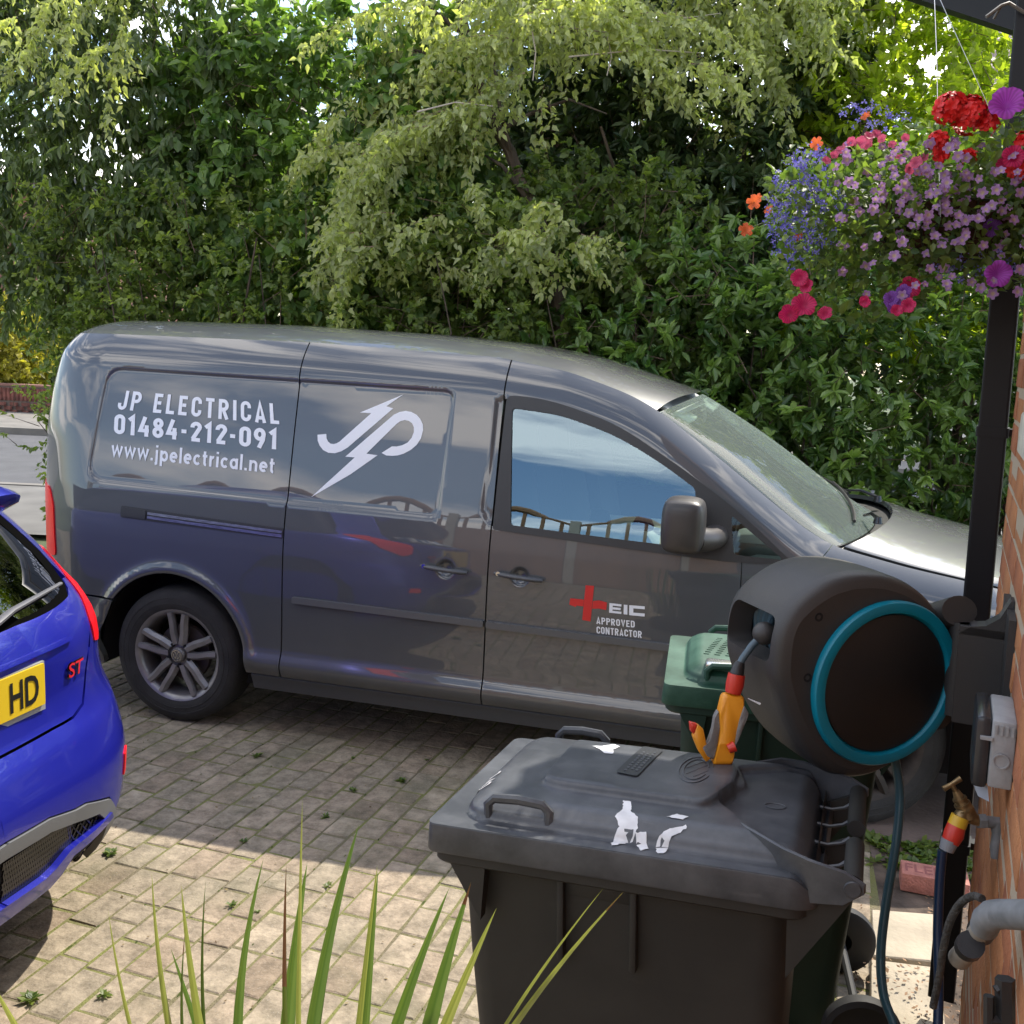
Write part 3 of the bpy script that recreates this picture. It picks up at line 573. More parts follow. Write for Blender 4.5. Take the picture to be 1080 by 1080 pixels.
# ------------------------------------------------------------------ van lettering
stext('JP ELECTRICAL',VF,white_v,'lettering',van,(-.353,1.411),(.473,1.395),(.455,1.482),(-.344,1.497),root=VO,gap=.20)
stext('01484-212-091',VF,white_v,'lettering',van,(-.356,1.302),(.475,1.288),(.468,1.372),(-.362,1.389),root=VO,gap=.13,th=.095)
stext('www.jpelectrical.net',VF,white_v,'lettering',van,(-.357,1.174),(.474,1.161),(.470,1.254),(-.361,1.273),root=VO,gap=.10,ymin=-.38,ymax=1.04)
def flatpoly(name,polys,m,par,off=.002,F=VF,step=.03):
    for pl in polys: patch(name,pl,F,m,par,step=step,off=off,skirt=0,root=VO)
JL=[(1.026,1.554),(.956,1.501),(.988,1.494),(.802,1.32),(.775,1.302),(.745,1.291),(.715,1.291),(.690,1.300),(.671,1.318),(.660,1.338),(.656,1.363),(.696,1.369),(.700,1.350),(.708,1.338),(.720,1.330),(.735,1.329),(.748,1.333),(.761,1.341),(.891,1.468),(.84,1.468)]
PL=[(.655,1.099),(.837,1.28),(.794,1.28),(.974,1.45),(.994,1.469),(1.018,1.481),(1.045,1.487),(1.070,1.484),(1.094,1.474),(1.112,1.458),(1.126,1.436),(1.130,1.412),(1.124,1.378),(1.108,1.350),(1.084,1.328),(1.055,1.311),(1.03,1.302),(1.005,1.298),(.978,1.298),(.956,1.307),(.999,1.337),(1.02,1.338),(1.045,1.345),(1.068,1.358),(1.083,1.378),(1.090,1.403),(1.088,1.422),(1.078,1.438),(1.062,1.447),(1.043,1.449),(1.025,1.443),(1.009,1.430),(.888,1.299),(.939,1.296),(.826,1.209)]
flatpoly('emblem_decal',[JL,PL],white_v,van)
flatpoly('cross_decal',[[(1.872,.850),(1.906,.851),(1.901,.706),(1.867,.708)],[(1.813,.791),(1.869,.792),(1.868,.764),(1.840,.764),(1.838,.758),(1.811,.765)],[(1.906,.790),(1.930,.795),(1.962,.790),(1.961,.759),(1.930,.762),(1.904,.758)]],red_v,fd_)
E1=[(1.972,.789),(2.020,.789),(2.020,.780),(1.986,.780),(1.986,.774),(2.018,.774),(2.018,.765),(1.986,.765),(1.986,.759),(2.022,.759),(2.022,.750),(1.973,.750)]
E2=[(2.029,.789),(2.044,.789),(2.046,.750),(2.031,.750)]
E3=[(2.051,.789),(2.112,.791),(2.113,.779),(2.068,.778),(2.069,.761),(2.114,.762),(2.114,.750),(2.053,.749)]
flatpoly('letter_decal',[E1,E2,E3],white_v,fd_)
stext('APPROVED',VF,white_v,'lettering',fd_,(1.925,.699),(2.079,.701),(2.077,.728),(1.923,.727),root=VO,gap=.12)
stext('CONTRACTOR',VF,white_v,'lettering',fd_,(1.928,.660),(2.109,.662),(2.107,.690),(1.926,.689),root=VO,gap=.12)
# ------------------------------------------------------------------ blue hatchback
CYC=-1.93
def _tb(xs,ys,sg=.02): return stable(xs,ys,sg)
c_xt=_tb([.10,.20,.27,.33,.36,.47,.52,.58,.66,.70,.76,.90,.98,1.02,1.10,1.20,1.28,1.36,1.44],[.62,.70,.765,.785,.79,.80,.80,.785,.76,.735,.722,.722,.69,.655,.61,.53,.46,.38,.15],.010)
c_hw=_tb([.10,.20,.35,.60,.85,.95,1.02,1.15,1.28,1.38,1.46],[.78,.83,.872,.868,.85,.825,.795,.735,.665,.56,.40],.03)
def CF(u,z):
    """u: 0 tail centre .. 1 corner starts .. 2 corner ends .. 3 front corner .. 4 nose centre"""
    u=np.asarray(u,float); z=np.asarray(z,float); xt=c_xt(z); hw=c_hw(z); a=.5; b=.6
    xn=-3.15+np.maximum(z-.55,0)**1.6*1.9; an=.8; bn=.62
    t=np.clip(u,0,1); y=(hw-b)*t; x=xt-.010*t*t
    f=np.clip(u-1,0,1)*PI/2; y=np.where(u>1,hw-b+b*np.sin(f),y); x=np.where(u>1,xt-.010-a*(1-np.cos(f)),x)
    k=np.clip(u-2,0,1); x1=xt-.010-a; x2=xn+an; x=np.where(u>2,x1+(x2-x1)*k,x); y=np.where(u>2,hw,y)
    f=np.clip(u-3,0,1)*PI/2; x=np.where(u>3,x2-an*np.sin(f)**1.0,x); y=np.where(u>3,(hw-bn)+bn*np.cos(f),y)
    k=np.clip(u-4,0,1); y=np.where(u>4,(hw-bn)*(1-k),y)
    return np.stack((x,CYC+y,z),-1)
blue=mat('blue_car_paint',(.012,.016,.34),rough=.35,metal=.35,coat=1,coat_r=.02)
cglass=pane('car_rear_glass',(.012,.013,.015),1.6,1.8)
CO=(-1.2,CYC,0)
car=thing('hatchback_car','bright blue hatchback with red ST badge and twin exhausts, parked tail first at the left','car',CO)
def CFm(u,z):
    X=CF(u,z).copy(); X[:,1]=2*CYC-X[:,1]; return X
def cp(name,outline,m,par=car,step=.05,far=True,mid=False,**k):
    """patch on both sides of the car; outlines that start at u=0 are mirrored about the centre"""
    o=patch(name,outline,CF,m,par,step=step,sign=1,root=CO,**k)
    if far: patch(name,outline,CFm,m,par,step=step*1.5,sign=-1,root=CO,**k)
    return o
bump_=cp('rear_bumper',[(0,.505),(.6,.497),(1.05,.468),(1.20,.42),(1.285,.34),(1.33,.235),(2.15,.235),(2.15,.80),(1.75,.84),(1.42,.835),(1.285,.845),(1.25,.80),(1.215,.745),(1.175,.705),(1.10,.690),(0,.690)],blue,skirt=.02,loops=[[(.02,.60),(1.5,.60),(1.5,.625),(.02,.625)]])
cp('diffuser_trim',[(0,.500),(.6,.492),(1.05,.463),(1.195,.415),(1.28,.338),(1.325,.235),(1.20,.235),(1.20,.29),(1.19,.345),(1.12,.402),(1.0,.430),(.6,.455),(0,.462)],mat('grey_diffuser',(.13,.135,.14),rough=.5),par=bump_,off=.006,skirt=.02)
cp('mesh_backing',[(0,.466),(.6,.458),(1.0,.434),(1.12,.405),(1.19,.345),(1.20,.29),(0,.27)],dark,par=bump_,off=-.012,skirt=0)  # black backing sheet set in behind the mesh bars
g=MB()
for i in range(-6,70):          # woven look grille: crossing bars behind the trim
    for sg in (1,-1):
        pts=[]
        for t in np.linspace(0,1,7):
            z=.335+.11*t; u=i*.030+sg*t*.11+.0
            if 0<=u<=1.17 and z<(.455 if u<.9 else .455-.25*(u-.9)): pts.append(CF([u],[z])[0]-np.array(CO)+np.array((-.010,0,0)))
        if len(pts)>1: g.tube(pts,.0035,n=4,cap=False)
g.build('mesh_grille',blackgl,bump_)['kind']='stuff'
cp('lower_lip',[(0,.335),(.55,.332),(.70,.340),(.90,.362),(1.20,.372),(1.22,.350),(.98,.336),(.86,.300),(.72,.284),(0,.284)],blue,par=bump_,off=.012,skirt=.05,step=.03)
for dy in (-.105,-.035):
    q=MB(); M=frame((.64-CO[0],-1.555+dy+.02-CO[1],.292),(1,.10,-.03)); q.lathe([(.030,-.2),(.036,-.02),(.037,.075),(.034,.080),(.031,.072),(.030,-.15),(0,-.15)],28,M); q.build('exhaust_tip',mat('exhaust_chrome',(.35,.33,.32),rough=.2,metal=1),car)
tg=cp('tailgate',[(0,.697),(1.10,.697),(1.165,.712),(1.205,.752),(1.24,.81),(1.29,.865),(1.335,.90),(1.40,.957),(1.48,1.02),(1.43,1.028),(1.385,1.006),(1.33,.996),(1.20,.992),(1.08,.990),(0,.985)],blue,step=.035,skirt=.02)
cp('rear_window',rounded([(0,.988),(1.08,.993),(1.33,.999),(1.40,1.020),(1.435,1.075),(1.45,1.15),(1.45,1.262),(0,1.262)],.0),cglass,par=tg,step=.05,off=-.003,skirt=0)
cp('window_frit',[(0,.985),(1.08,.990),(1.33,.996),(1.41,1.018),(1.45,1.075),(1.465,1.15),(1.465,1.27),(0,1.27),(0,1.24),(1.38,1.24),(1.375,1.12),(1.355,1.06),(1.31,1.035),(1.05,1.020),(0,1.014)],mat('frit_black',(.004,.004,.004),rough=.9,spec=.0),par=tg,step=.05,off=-.002,skirt=0)
tl=cp('tail_light',rounded([(1.345,.850),(1.348,.905),(1.41,.962),(1.49,1.025),(1.60,1.095),(1.78,1.080),(1.70,.96),(1.60,.875),(1.42,.835)],.012),redl,step=.03,off=.004,skirt=.02)
cp('body_side',[(1.29,.842),(1.42,.838),(1.75,.843),(2.153,.803),(2.153,.23),(5,.23),(5,.75),(3.6,.93),(3.0,1.0),(1.75,1.06),(1.62,1.11),(1.51,1.04),(1.455,1.075),(1.47,1.15),(1.47,1.27),(1.62,1.27),(1.60,1.12)][:5]+[(5,.75),(3.6,.93),(3.0,.985),(1.90,1.035),(1.78,1.15),(1.80,1.27),(1.466,1.27),(1.468,1.15),(1.45,1.07),(1.485,1.02),(1.37,.948)],blue,step=.06)
cp('side_window',rounded([(1.80,1.06),(1.92,1.040),(3.0,.99),(3.25,1.0),(2.95,1.26),(1.84,1.26)],.03),blackgl,step=.07,off=.004)
cp('bonnet',[(3.0,.985),(3.6,.93),(5,.75),(5,1.0),(3.4,1.02)],blue,step=.1)
cp('roof_panel',[(0,1.27),(5,1.27),(5,1.44),(0,1.44)],blue,step=.07)
_u=np.linspace(0,5,90); _r=CF(_u,np.full(90,1.44)); _r2=_r[::-1].copy(); _r2[:,1]=2*CYC-_r2[:,1]; _rg=np.concatenate((_r,_r2))-np.array(CO); _n=len(_rg); _V=[];_F=[]
for _t,_h in ((0,0),(.10,.006),(.25,.013),(.5,.020),(.75,.024)): _V+=[tuple(p*(1-_t)+np.array((p[0]*.6-.10,0,p[2]))*_t+np.array((0,0,_h))) for p in _rg]
_F=[(a*_n+b,a*_n+(b+1)%_n,(a+1)*_n+(b+1)%_n,(a+1)*_n+b) for a in range(4) for b in range(_n)]+[tuple(4*_n+b for b in range(_n))]
MB().add(_V,_F,True).build('roof_skin',blue,car)
MB().box((-1.2-CO[0],0,.60),(3.2,1.3,.62)).box((-1.4-CO[0],0,1.05),(2.4,1.1,.4)).build('cabin_core',dark,car)
# roof spoiler with drooping ends
V=[];F=[];ys=np.concatenate((np.linspace(-.40,.40,17),))
ys=[-.46,-.43,-.37]+list(np.linspace(-.32,.32,11))+[.37,.43,.46]; sec=[(.20,1.352),(.42,1.350),(.545,1.325),(.568,1.312),(.560,1.288),(.50,1.248),(.36,1.205),(.20,1.19)]
for y in ys:
    t=max(0,(abs(y)-.32)/.14); k=1-.14*t*t; dz=-.030*t*t
    for x,z in sec: V.append(((x-.2)*k+.2-.03*(abs(y)/.43)**2,CYC+y,1.28+(z-1.28)*(1-.30*t*t)+dz*.6))
n=len(sec)
for i in range(len(ys)-1):
    for j in range(n): F.append((i*n+j,i*n+(j+1)%n,(i+1)*n+(j+1)%n,(i+1)*n+j))
F+=[tuple(range(n)),tuple((len(ys)-1)*n+k for k in range(n))[::-1]]
q=MB(); q.add([(a-CO[0],b-CO[1],c) for a,b,c in V],F,True); sp=q.build('roof_spoiler',blue,car)
# wiper
P=[CF([u],[z])[0]-np.array(CO)+np.array((.028,.0,.012)) for u,z in ((-0.0,.985),(.5,1.005),(1.0,1.022),(1.29,1.033))]
wi=MB().tube(P,[.016,.013,.011,.007],n=8,flat=.7).build('rear_wiper',mat('wiper_grey',(.10,.10,.11),rough=.4),car)
MB().tube([p+np.array((-.014,0,-.010)) for p in P[1:]],.005,n=6).build('wiper_blade',blackp,wi)
# plate, badge, reflector, panel crease
yellow=mat('yellow_plate',(.72,.50,.02),rough=.35,bump=.0)
pf=patch('plate_surround',[(-.96,.755),(.955,.755),(.955,.889),(-.96,.889)],lambda u,z:np.stack((.722+0*u,CYC+.26*u,z),-1),mat('plate_grey',(.30,.31,.33),rough=.5),tg,step=.2,skirt=.02,root=CO,sign=1)
PFN=lambda u,z:np.stack((.729+0*u,CYC+.26*u,z),-1)
patch('number_plate',rounded([(-.94,.773),(.925,.773),(.925,.886),(-.94,.886)],.012),PFN,yellow,tg,step=.2,skirt=.006,root=CO,sign=1)
mtext('HD',1,PFN,mat('plate_black',(.01,.01,.01),rough=.4),'plate_lettering',tg,(.43,.788),(.83,.788),(.83,.868),(.43,.868),bold=.02,off=.0015,root=CO,sign=1)
mtext('ST',1,CF,chrome,'badge_edge',tg,(1.101,.802),(1.190,.797),(1.208,.842),(1.110,.848),bold=.045,off=.006,root=CO,sign=1)
mtext('ST',1,CF,mat('badge_red',(.60,.02,.03),rough=.25),'badge',tg,(1.106,.805),(1.185,.800),(1.203,.839),(1.114,.845),bold=.01,off=.009,root=CO,sign=1)
cp('reflector',rounded([(1.36,.42),(1.46,.42),(1.45,.49),(1.37,.49)],.01),redl,par=bump_,step=.03,off=.004,skirt=.01)
cp('gate_crease',[(.0,.905),(1.16,.905),(1.16,.915),(.0,.915)],blue,par=tg,step=.03,off=.012,skirt=.012)
for x,yy in ((.07,-1.085),(.07,2*CYC+1.085),(-2.42,-1.085),(-2.42,2*CYC+1.085)):
    sd=-1 if yy>CYC else 1
    make_wheel(x,yy,sd,root=car,rt=.31,rr=.22,cap=False,offx=CO)
for sy in (1,-1): 
    for x in (.07,-2.42): MB().lathe([(0,.0),(.36,.0),(.36,.02)],30,frame((x-CO[0],sy*.868,.33),(0,sy,0))).build('wheel_arch',dark,car)
# ------------------------------------------------------------------ wheelie bins
def dirtmat(name,base,dusty,rough=.42,amount=.5,scale=3.0):
    m=bpy.data.materials.new(name); m.use_nodes=True; n=m.node_tree.nodes; l=m.node_tree.links; p=n['Principled BSDF']
    tc=n.new('ShaderNodeTexCoord'); a=n.new('ShaderNodeTexNoise'); a.inputs['Scale'].default_value=scale; a.inputs['Detail'].default_value=9; a.inputs['Roughness'].default_value=.65; l.new(tc.outputs['Object'],a.inputs['Vector'])
    mp=n.new('ShaderNodeMapping'); mp.inputs['Scale'].default_value=(14,90,60); mp.inputs['Rotation'].default_value=(0,0,.5); l.new(tc.outputs['Object'],mp.inputs[0])
    b=n.new('ShaderNodeTexNoise'); b.inputs['Scale'].default_value=1.0; b.inputs['Detail'].default_value=4; l.new(mp.outputs[0],b.inputs['Vector'])
    c=n.new('ShaderNodeValToRGB'); c.color_ramp.elements[0].position=.42; c.color_ramp.elements[1].position=.75; l.new(a.outputs['Fac'],c.inputs[0])
    d=n.new('ShaderNodeValToRGB'); d.color_ramp.elements[0].position=.62; d.color_ramp.elements[1].position=.72; l.new(b.outputs['Fac'],d.inputs[0])
    s=n.new('ShaderNodeMath'); s.operation='MULTIPLY_ADD'; l.new(d.outputs[0],s.inputs[0]); s.inputs[1].default_value=.25; l.new(c.outputs[0],s.inputs[2])
    k=n.new('ShaderNodeMath'); k.operation='MULTIPLY'; k.inputs[1].default_value=amount; k.use_clamp=True; l.new(s.outputs[0],k.inputs[0])
    x=n.new('ShaderNodeMix'); x.data_type='RGBA'; x.inputs[6].default_value=(*base,1); x.inputs[7].default_value=(*dusty,1); l.new(k.outputs[0],x.inputs[0]); l.new(x.outputs[2],p.inputs['Base Color'])
    r=n.new('ShaderNodeMapRange'); r.inputs[3].default_value=rough; r.inputs[4].default_value=rough+.25; l.new(a.outputs['Fac'],r.inputs[0]); l.new(r.outputs[0],p.inputs['Roughness'])
    u=n.new('ShaderNodeBump'); u.inputs['Strength'].default_value=.12; u.inputs['Distance'].default_value=.004; l.new(a.outputs['Fac'],u.inputs['Height']); l.new(u.outputs[0],p.inputs['Normal'])
    MATS[name]=m; return m
def make_bin(name,label,loc,rotz,Wd,Ln,zr,mlid,mbody,group=None):
    """front rim corner (near side) at the origin, +x to the hinge, +y across"""
    b=thing(name,label,'wheelie bin',loc,rotz,group); h=Wd/2
    # tapered body
    top=rounded([(.045,.035),(Ln-.045,.035),(Ln-.045,Wd-.035),(.045,Wd-.035)],.05,4); bot=rounded([(.10,.075),(Ln-.09,.075),(Ln-.09,Wd-.075),(.10,Wd-.075)],.05,4)
    mid=[tuple(np.array(t)*.82+np.array(u)*.18) for t,u in zip(top,bot)]
    q=MB(); n=len(top); V=[]
    for poly,z in ((bot,.05),(mid,zr-.22),(top,zr-.02),(inset(top,.008),zr-.01)): V+=[(x,y,z) for x,y in poly]
    F=[(i*n+k,i*n+(k+1)%n,(i+1)*n+(k+1)%n,(i+1)*n+k) for i in range(3) for k in range(n)]+[tuple(range(n))[::-1]]; q.add(V,F,True); body=q.build('body',mbody,b)
    # stiffening pocket and ribs under the rim
    q=MB()
    for x in (.243,.372): MB().box((x,.037,zr-.10),(.012,.030,.17),bev=.003).build('rib',mbody,body)
    q.box((.308,.040,zr-.055),(.12,.012,.03),bev=.003); q.build('rib',mbody,body)
    for y in (.02,Wd-.02): MB().add([(.035,y-.012,zr-.02),(.11,y-.012,zr-.02),(.10,y-.012,zr-.13),(.035,y+.012,zr-.02),(.11,y+.012,zr-.02),(.10,y+.012,zr-.13)],[(0,1,2),(5,4,3),(0,3,4,1),(1,4,5,2),(2,5,3,0)]).build('gusset',mbody,body)
    # body rim
    o=rounded([(.012,.010),(Ln-.02,.010),(Ln-.02,Wd-.010),(.012,Wd-.010)],.035,5); q=MB(); m_=len(o); P=[(o,zr-.035),(inset(o,-.006),zr-.030),(inset(o,-.006),zr-.002),(o,zr+.002),(inset(o,.03),zr)]
    q.add([(x,y,z) for pl,z in P for x,y in pl],[(i*m_+k,i*m_+(k+1)%m_,(i+1)*m_+(k+1)%m_,(i+1)*m_+k) for i in range(4) for k in range(m_)],True); q.build('body_rim',mbody,body)
    # lid as a height field over its outline
    OL=rounded([(0,0),(Ln,0),(Ln,Wd),(0,Wd)],[.022,.05,.05,.022],6)
    dome=rounded([(.045,.030),(Ln-.012,.030),(Ln-.012,Wd-.030),(.045,Wd-.030)],[.075,.06,.06,.075],6)
    plat=rounded([(.165,.14),(.20,.126),(.478,.12),(.515,.21),(.515,.31),(.480,.372),(.165,.372)],.025,4)
    vall=rounded([(.487,.17),(.60,.04),(Ln+.05,.02),(Ln+.05,Wd-.04),(.60,Wd-.05),(.497,.36),(.522,.27)],.015,4)
    vall_in=[(max(.0,min(Ln-.014,a)),max(.034,min(Wd-.034,c))) for a,c in vall]
    def H(x,y):
        x=np.asarray(x,float);y=np.asarray(y,float);P=np.stack((x,y),1); z=np.full(len(x),zr+.040)
        sdm=sdpoly(P,dome); z+=.019*sst(sdm/.011)+.010*sst((sdm-.010)/.035)+.014*(1-((y-h)/h)**2)*sst(sdm/.03)
        sv=sdpoly(P,vall); sp_=sdpoly(P,plat)
        z+=.015*sst(sp_/.011)*(1-sst(sv/.008)); z-=.015*sst(sv/.012)*sst((Ln+.01-x)/.02)
        z-=.030*sst((x-(Ln-.045))/.045)
        return np.stack((x,y,z),1)
    lp=[inset(dome,d) for d in (-.001,.007,.014,.026,.042)]+[inset(plat,d) for d in (0,.0055,.011)]
    lp+=[inset(vall_in,d) for d in (0,.006,.012)]
    lid=patch('lid',OL,H,mlid,b,step=.011,loops=lp,skirt=0)
    q=MB(); k=len(OL); rg=[(inset(OL,.0020),zr+.0400),(inset(OL,.0006),zr+.0388),(OL,zr+.036),(inset(OL,-.004),zr-.008),(inset(OL,-.002),zr-.012),(inset(OL,.006),zr-.010),(inset(OL,.012),zr+.03)]
    q.add([(x,y,z-.030*float(sst((x-(Ln-.045))/.045))*(j<3)) for j,(pl,z) in enumerate(rg) for x,y in pl],[(i*k+j,i*k+(j+1)%k,(i+1)*k+(j+1)%k,(i+1)*k+j) for i in range(6) for j in range(k)],True); q.build('lid_skirt',mlid,lid)
    # lid grips near the front corners
    for y,s in ((.042,1),(Wd-.042,-1)):
        q=MB(); x0,x1=(.105,.215) if s>0 else (.115,.215); zb=zr+.052
        q.tube([(x0,y,zb-.006),(x0-.002,y,zb+.020),(x0+.010,y,zb+.032),((x0+x1)/2,y,zb+.035),(x1-.010,y,zb+.032),(x1+.002,y,zb+.020),(x1,y,zb-.006)],.0075,n=8,flat=1.2); q.build('lid_grip',mlid,lid)
    # hinge: side arms rising as fins out of the lid, pins, webs and the two handle bars
    hz=zr+.042; hx=Ln+.048
    for path in (((.470,.176),(.520,.118),(.565,.070),(.615,.030),(.66,.012),(hx-.012,.006),(hx+.018,.006)),((.490,.360),(.530,Wd-.075),(.575,Wd-.045),(.62,Wd-.040),(.66,Wd-.050),(hx-.012,Wd-.062),(hx+.018,Wd-.066))):
        V=[];tops=(zr+.067,zr+.077,zr+.080,zr+.076,zr+.070,hz+.020,hz+.004); bots=(zr+.055,zr+.050,zr+.040,zr+.028,zr+.000,hz-.034,hz-.012); n_=len(path)
        for (x,y),zt,zb in zip(path,tops,bots):
            for dx,dy,zz in ((0,-.0045,zb),(0,-.0045,zt-.002),(0,0,zt),(0,.0045,zt-.002),(0,.0045,zb)): V.append((x+dx+.3*dy,y+dy,zz))
        F=[(5*a+b,5*a+(b+1)%5,5*a+5+(b+1)%5,5*a+5+b) for a in range(n_-1) for b in range(5)]+[(0,1,2,3,4),tuple(5*n_-1-b for b in range(5))]
        MB().add(V,F,True).build('hinge_arm',mlid,lid)
    for y,sg in ((.0015,-1),(Wd-.060,1)): MB().lathe([(0,.003),(.012,.003),(.0135,.001),(.0135,-.004)],18,frame((hx,y,hz-.006),(0,sg,0))).build('hinge_pin',mlid,lid)
    for y in (.105,.195,.275,.355): MB().tube([(Ln-.03,y,zr+.020),(Ln+.003,y,zr+.018),(Ln+.025,y,zr+.024),(hx-.008,y,hz-.008)],[.0045,.003,.0032,.005],n=8).build('hinge_web',mlid,lid)
    for a,c in ((.018,.165),(.235,Wd-.070)): MB().tube([(hx,a,hz-.006),(hx,c,hz-.006)],.0155,n=16).build('handle_bar',mbody,body)
    for y in (.02,.5*Wd-.04,Wd-.075): MB().prism([(Ln-.05,zr-.14),(Ln-.05,zr-.01),(hx-.01,hz-.01),(hx+.008,hz-.022),(Ln+.01,zr-.05)],0,.010,Matrix(((1,0,0,0),(0,0,1,y),(0,1,0,0),(0,0,0,1)))).build('handle_bracket',mbody,body)
    # axle and wheels
    MB().tube([(Ln-.03,-.005,.10),(Ln-.03,Wd+.005,.10)],.011,n=8).build('axle',mat('axle_steel',(.04,.04,.04),rough=.6,metal=.6),b)
    for y,s in ((.015,-1),(Wd-.015,1)):
        M=frame((Ln-.03,y,.10),(0,s,0)); q=MB().lathe([(.03,-.02),(.085,-.022),(.098,-.015),(.10,0),(.098,.015),(.085,.022),(.06,.016),(.03,.022),(0,.022)],32,M); q.build('wheel',mat('bin_wheel',(.016,.016,.016),rough=.7),b)
    return b,lid,H
lidm=dirtmat('black_bin_lid',(.042,.046,.053),(.22,.23,.245),.26,.42,5.5); bodym=dirtmat('black_bin_body',(.018,.018,.017),(.06,.055,.045),.48,.35,4)
BLK,blid,BH=make_bin('wheelie_bin','black wheelie bin in the foreground with torn white sticker remains on its lid','black_tmp' and (2.070,-2.311,-.045),R(-5),.478,.674,.935,lidm,bodym); BLK.rotation_euler=(R(-1.5),R(-3.5),R(-5))
glm=dirtmat('green_bin_lid',(.008,.048,.027),(.075,.17,.12),.45,.75,5); gbm=dirtmat('green_bin_body',(.004,.022,.012),(.012,.04,.025),.45,.5,4)
GRN,glid,GH=make_bin('wheelie_bin','dark green wheelie bin with faded lid standing behind the hose reel','g' and (2.340,-1.455,0),R(4),.46,.585,.925,glm,gbm)
GRN['group']=BLK['group']='wheelie bins'
stick=mat('white_paper',(.72,.73,.74),rough=.7,var=.1,vscale=40)
def onlid(poly,H,lid,m,name,off=.0015,step=.012): return patch(name,poly,H,m,lid,step=step,off=off,skirt=0)
def jag(poly,seed,amp=.004):
    r=np.random.default_rng(seed); P=resample(poly,.006); return [(x+r.uniform(-amp,amp),y+r.uniform(-amp,amp)) for x,y in P]
S1=[(.331,.118),(.345,.115),(.350,.098),(.353,.083),(.368,.066),(.374,.048),(.368,.034),(.352,.028),(.336,.018),(.333,.026),(.343,.045),(.330,.062),(.338,.084)]
S2=[(.408,.030),(.418,.050),(.452,.064),(.454,.058),(.430,.038),(.424,.016),(.415,.012)]
S5=[(.370,.040),(.388,.043),(.396,.024),(.386,.014)]
S3=[(.416,.080),(.432,.094),(.451,.090),(.444,.076)]
S4=[(.218,.325),(.235,.332),(.256,.352),(.270,.340),(.262,.318),(.268,.292),(.250,.290),(.238,.308)]
for i,s in enumerate((S1,S2,S3,S4,S5)): onlid([(x,y) for x,y in jag(s,i,.0014)],BH,blid,stick,'torn_sticker')
onlid([(.275,.416),(.425,.410),(.427,.430),(.278,.437)],BH,blid,stick,'paper_strip')
# raised maker plate with worn lettering and the embossed swirl
pl=onlid(rounded([(.297,.196),(.340,.188),(.357,.350),(.314,.358)],.008),BH,blid,mat('bin_plate',(.026,.028,.032),rough=.42),'emboss_plate',off=.003,step=.02)
for i,(y0,y1) in enumerate(((.21,.33),(.22,.32),(.215,.335))):
    x=.312+.010*i; q=MB()
    for k in range(9):
        y=y0+(y1-y0)*k/9; p=BH(np.array([x+.10*(y-.20)]),np.array([y]))[0]; q.box((p[0],p[1],p[2]+.0033),(.005,.008,.0012))
    q.build('emboss_lettering',lidm,pl)
q=MB()
for k,(cx,cy,rx,ry) in enumerate(((.435,.265,.030,.070),(.435,.265,.022,.055))):
    q.tube([BH(np.array([cx+rx*cos(t)]),np.array([cy+ry*sin(t)]))[0]+np.array((0,0,.001)) for t in np.linspace(.3,5.9,22)],.0010,n=5)
for a,b in (((.422,.235),(.452,.295)),((.437,.225),(.457,.265)),((.417,.265),(.442,.312))): q.tube([BH(np.array([a[0]]),np.array([a[1]]))[0],BH(np.array([b[0]]),np.array([b[1]]))[0]],.0011,n=5)
q.build('emboss_logo',lidm,blid)
q=MB().tube([BH(np.array([.585+.018*cos(t)]),np.array([.21+.012*sin(t)]))[0]+np.array((0,0,.001)) for t in np.linspace(0,2*PI,16)],.0012,n=5); q.build('emboss_mark',lidm,blid)
mtext('240',1,lambda u,v:BH(u,v),mat('worn_stencil',(.40,.40,.41),rough=.8,var=.4,vscale=60),'stencil_number',blid,(.050,.182),(.050,.112),(.078,.112),(.078,.182),bold=.01,off=.0012)
# bits on the green lid: chrome lock and moulded lettering
p=GH(np.array([.13]),np.array([.07]))[0]; MB().box((p[0]+.01,p[1],p[2]+.006),(.085,.045,.022),bev=.008).build('lid_lock',mat('lock_steel',(.6,.6,.58),rough=.25,metal=.9),glid)
q=MB()
for i in range(4):
    for k in range(10): 
        x,y=.10+.028*i+.004*k,.16+.018*k; pp=GH(np.array([x]),np.array([y]))[0]; q.box((pp[0],pp[1],pp[2]+.001),(.014,.010,.002))
q.build('emboss_lettering',glm,glid)
# ------------------------------------------------------------------ ground, paving, road
def at(u,v,d): return CAM+d*(cf+(u-540)/FPX*cr-(v-540)/FPX*cu)
def struct(o): o['kind']='structure'; return o
def sheet(name,pts,z,m):
    return struct(mesh_np(name,[(x,y,z) for x,y in pts],[tuple(range(len(pts)))],m,None,False))
soil=mat('soil',(.085,.062,.045),rough=.95,bump=.8,bscale=25,var=.5,vscale=9)
sheet('ground',[(-90,-60),(90,-60),(90,120),(-90,120)],-.060,mat('rough_ground',(.06,.08,.03),rough=.95,var=.5,vscale=.8,bump=.5,bscale=5))
joint=mat('mossy_joint_sand',(.15,.125,.075),rough=.95,base2=(.165,.175,.045),vscale=4,bump=.9,bscale=120)
drive=sheet('driveway',[(-5.9,-7),(3.02,-7),(3.02,-.95),(3.02,2.15),(-5.9,2.15)],-.0032,joint)
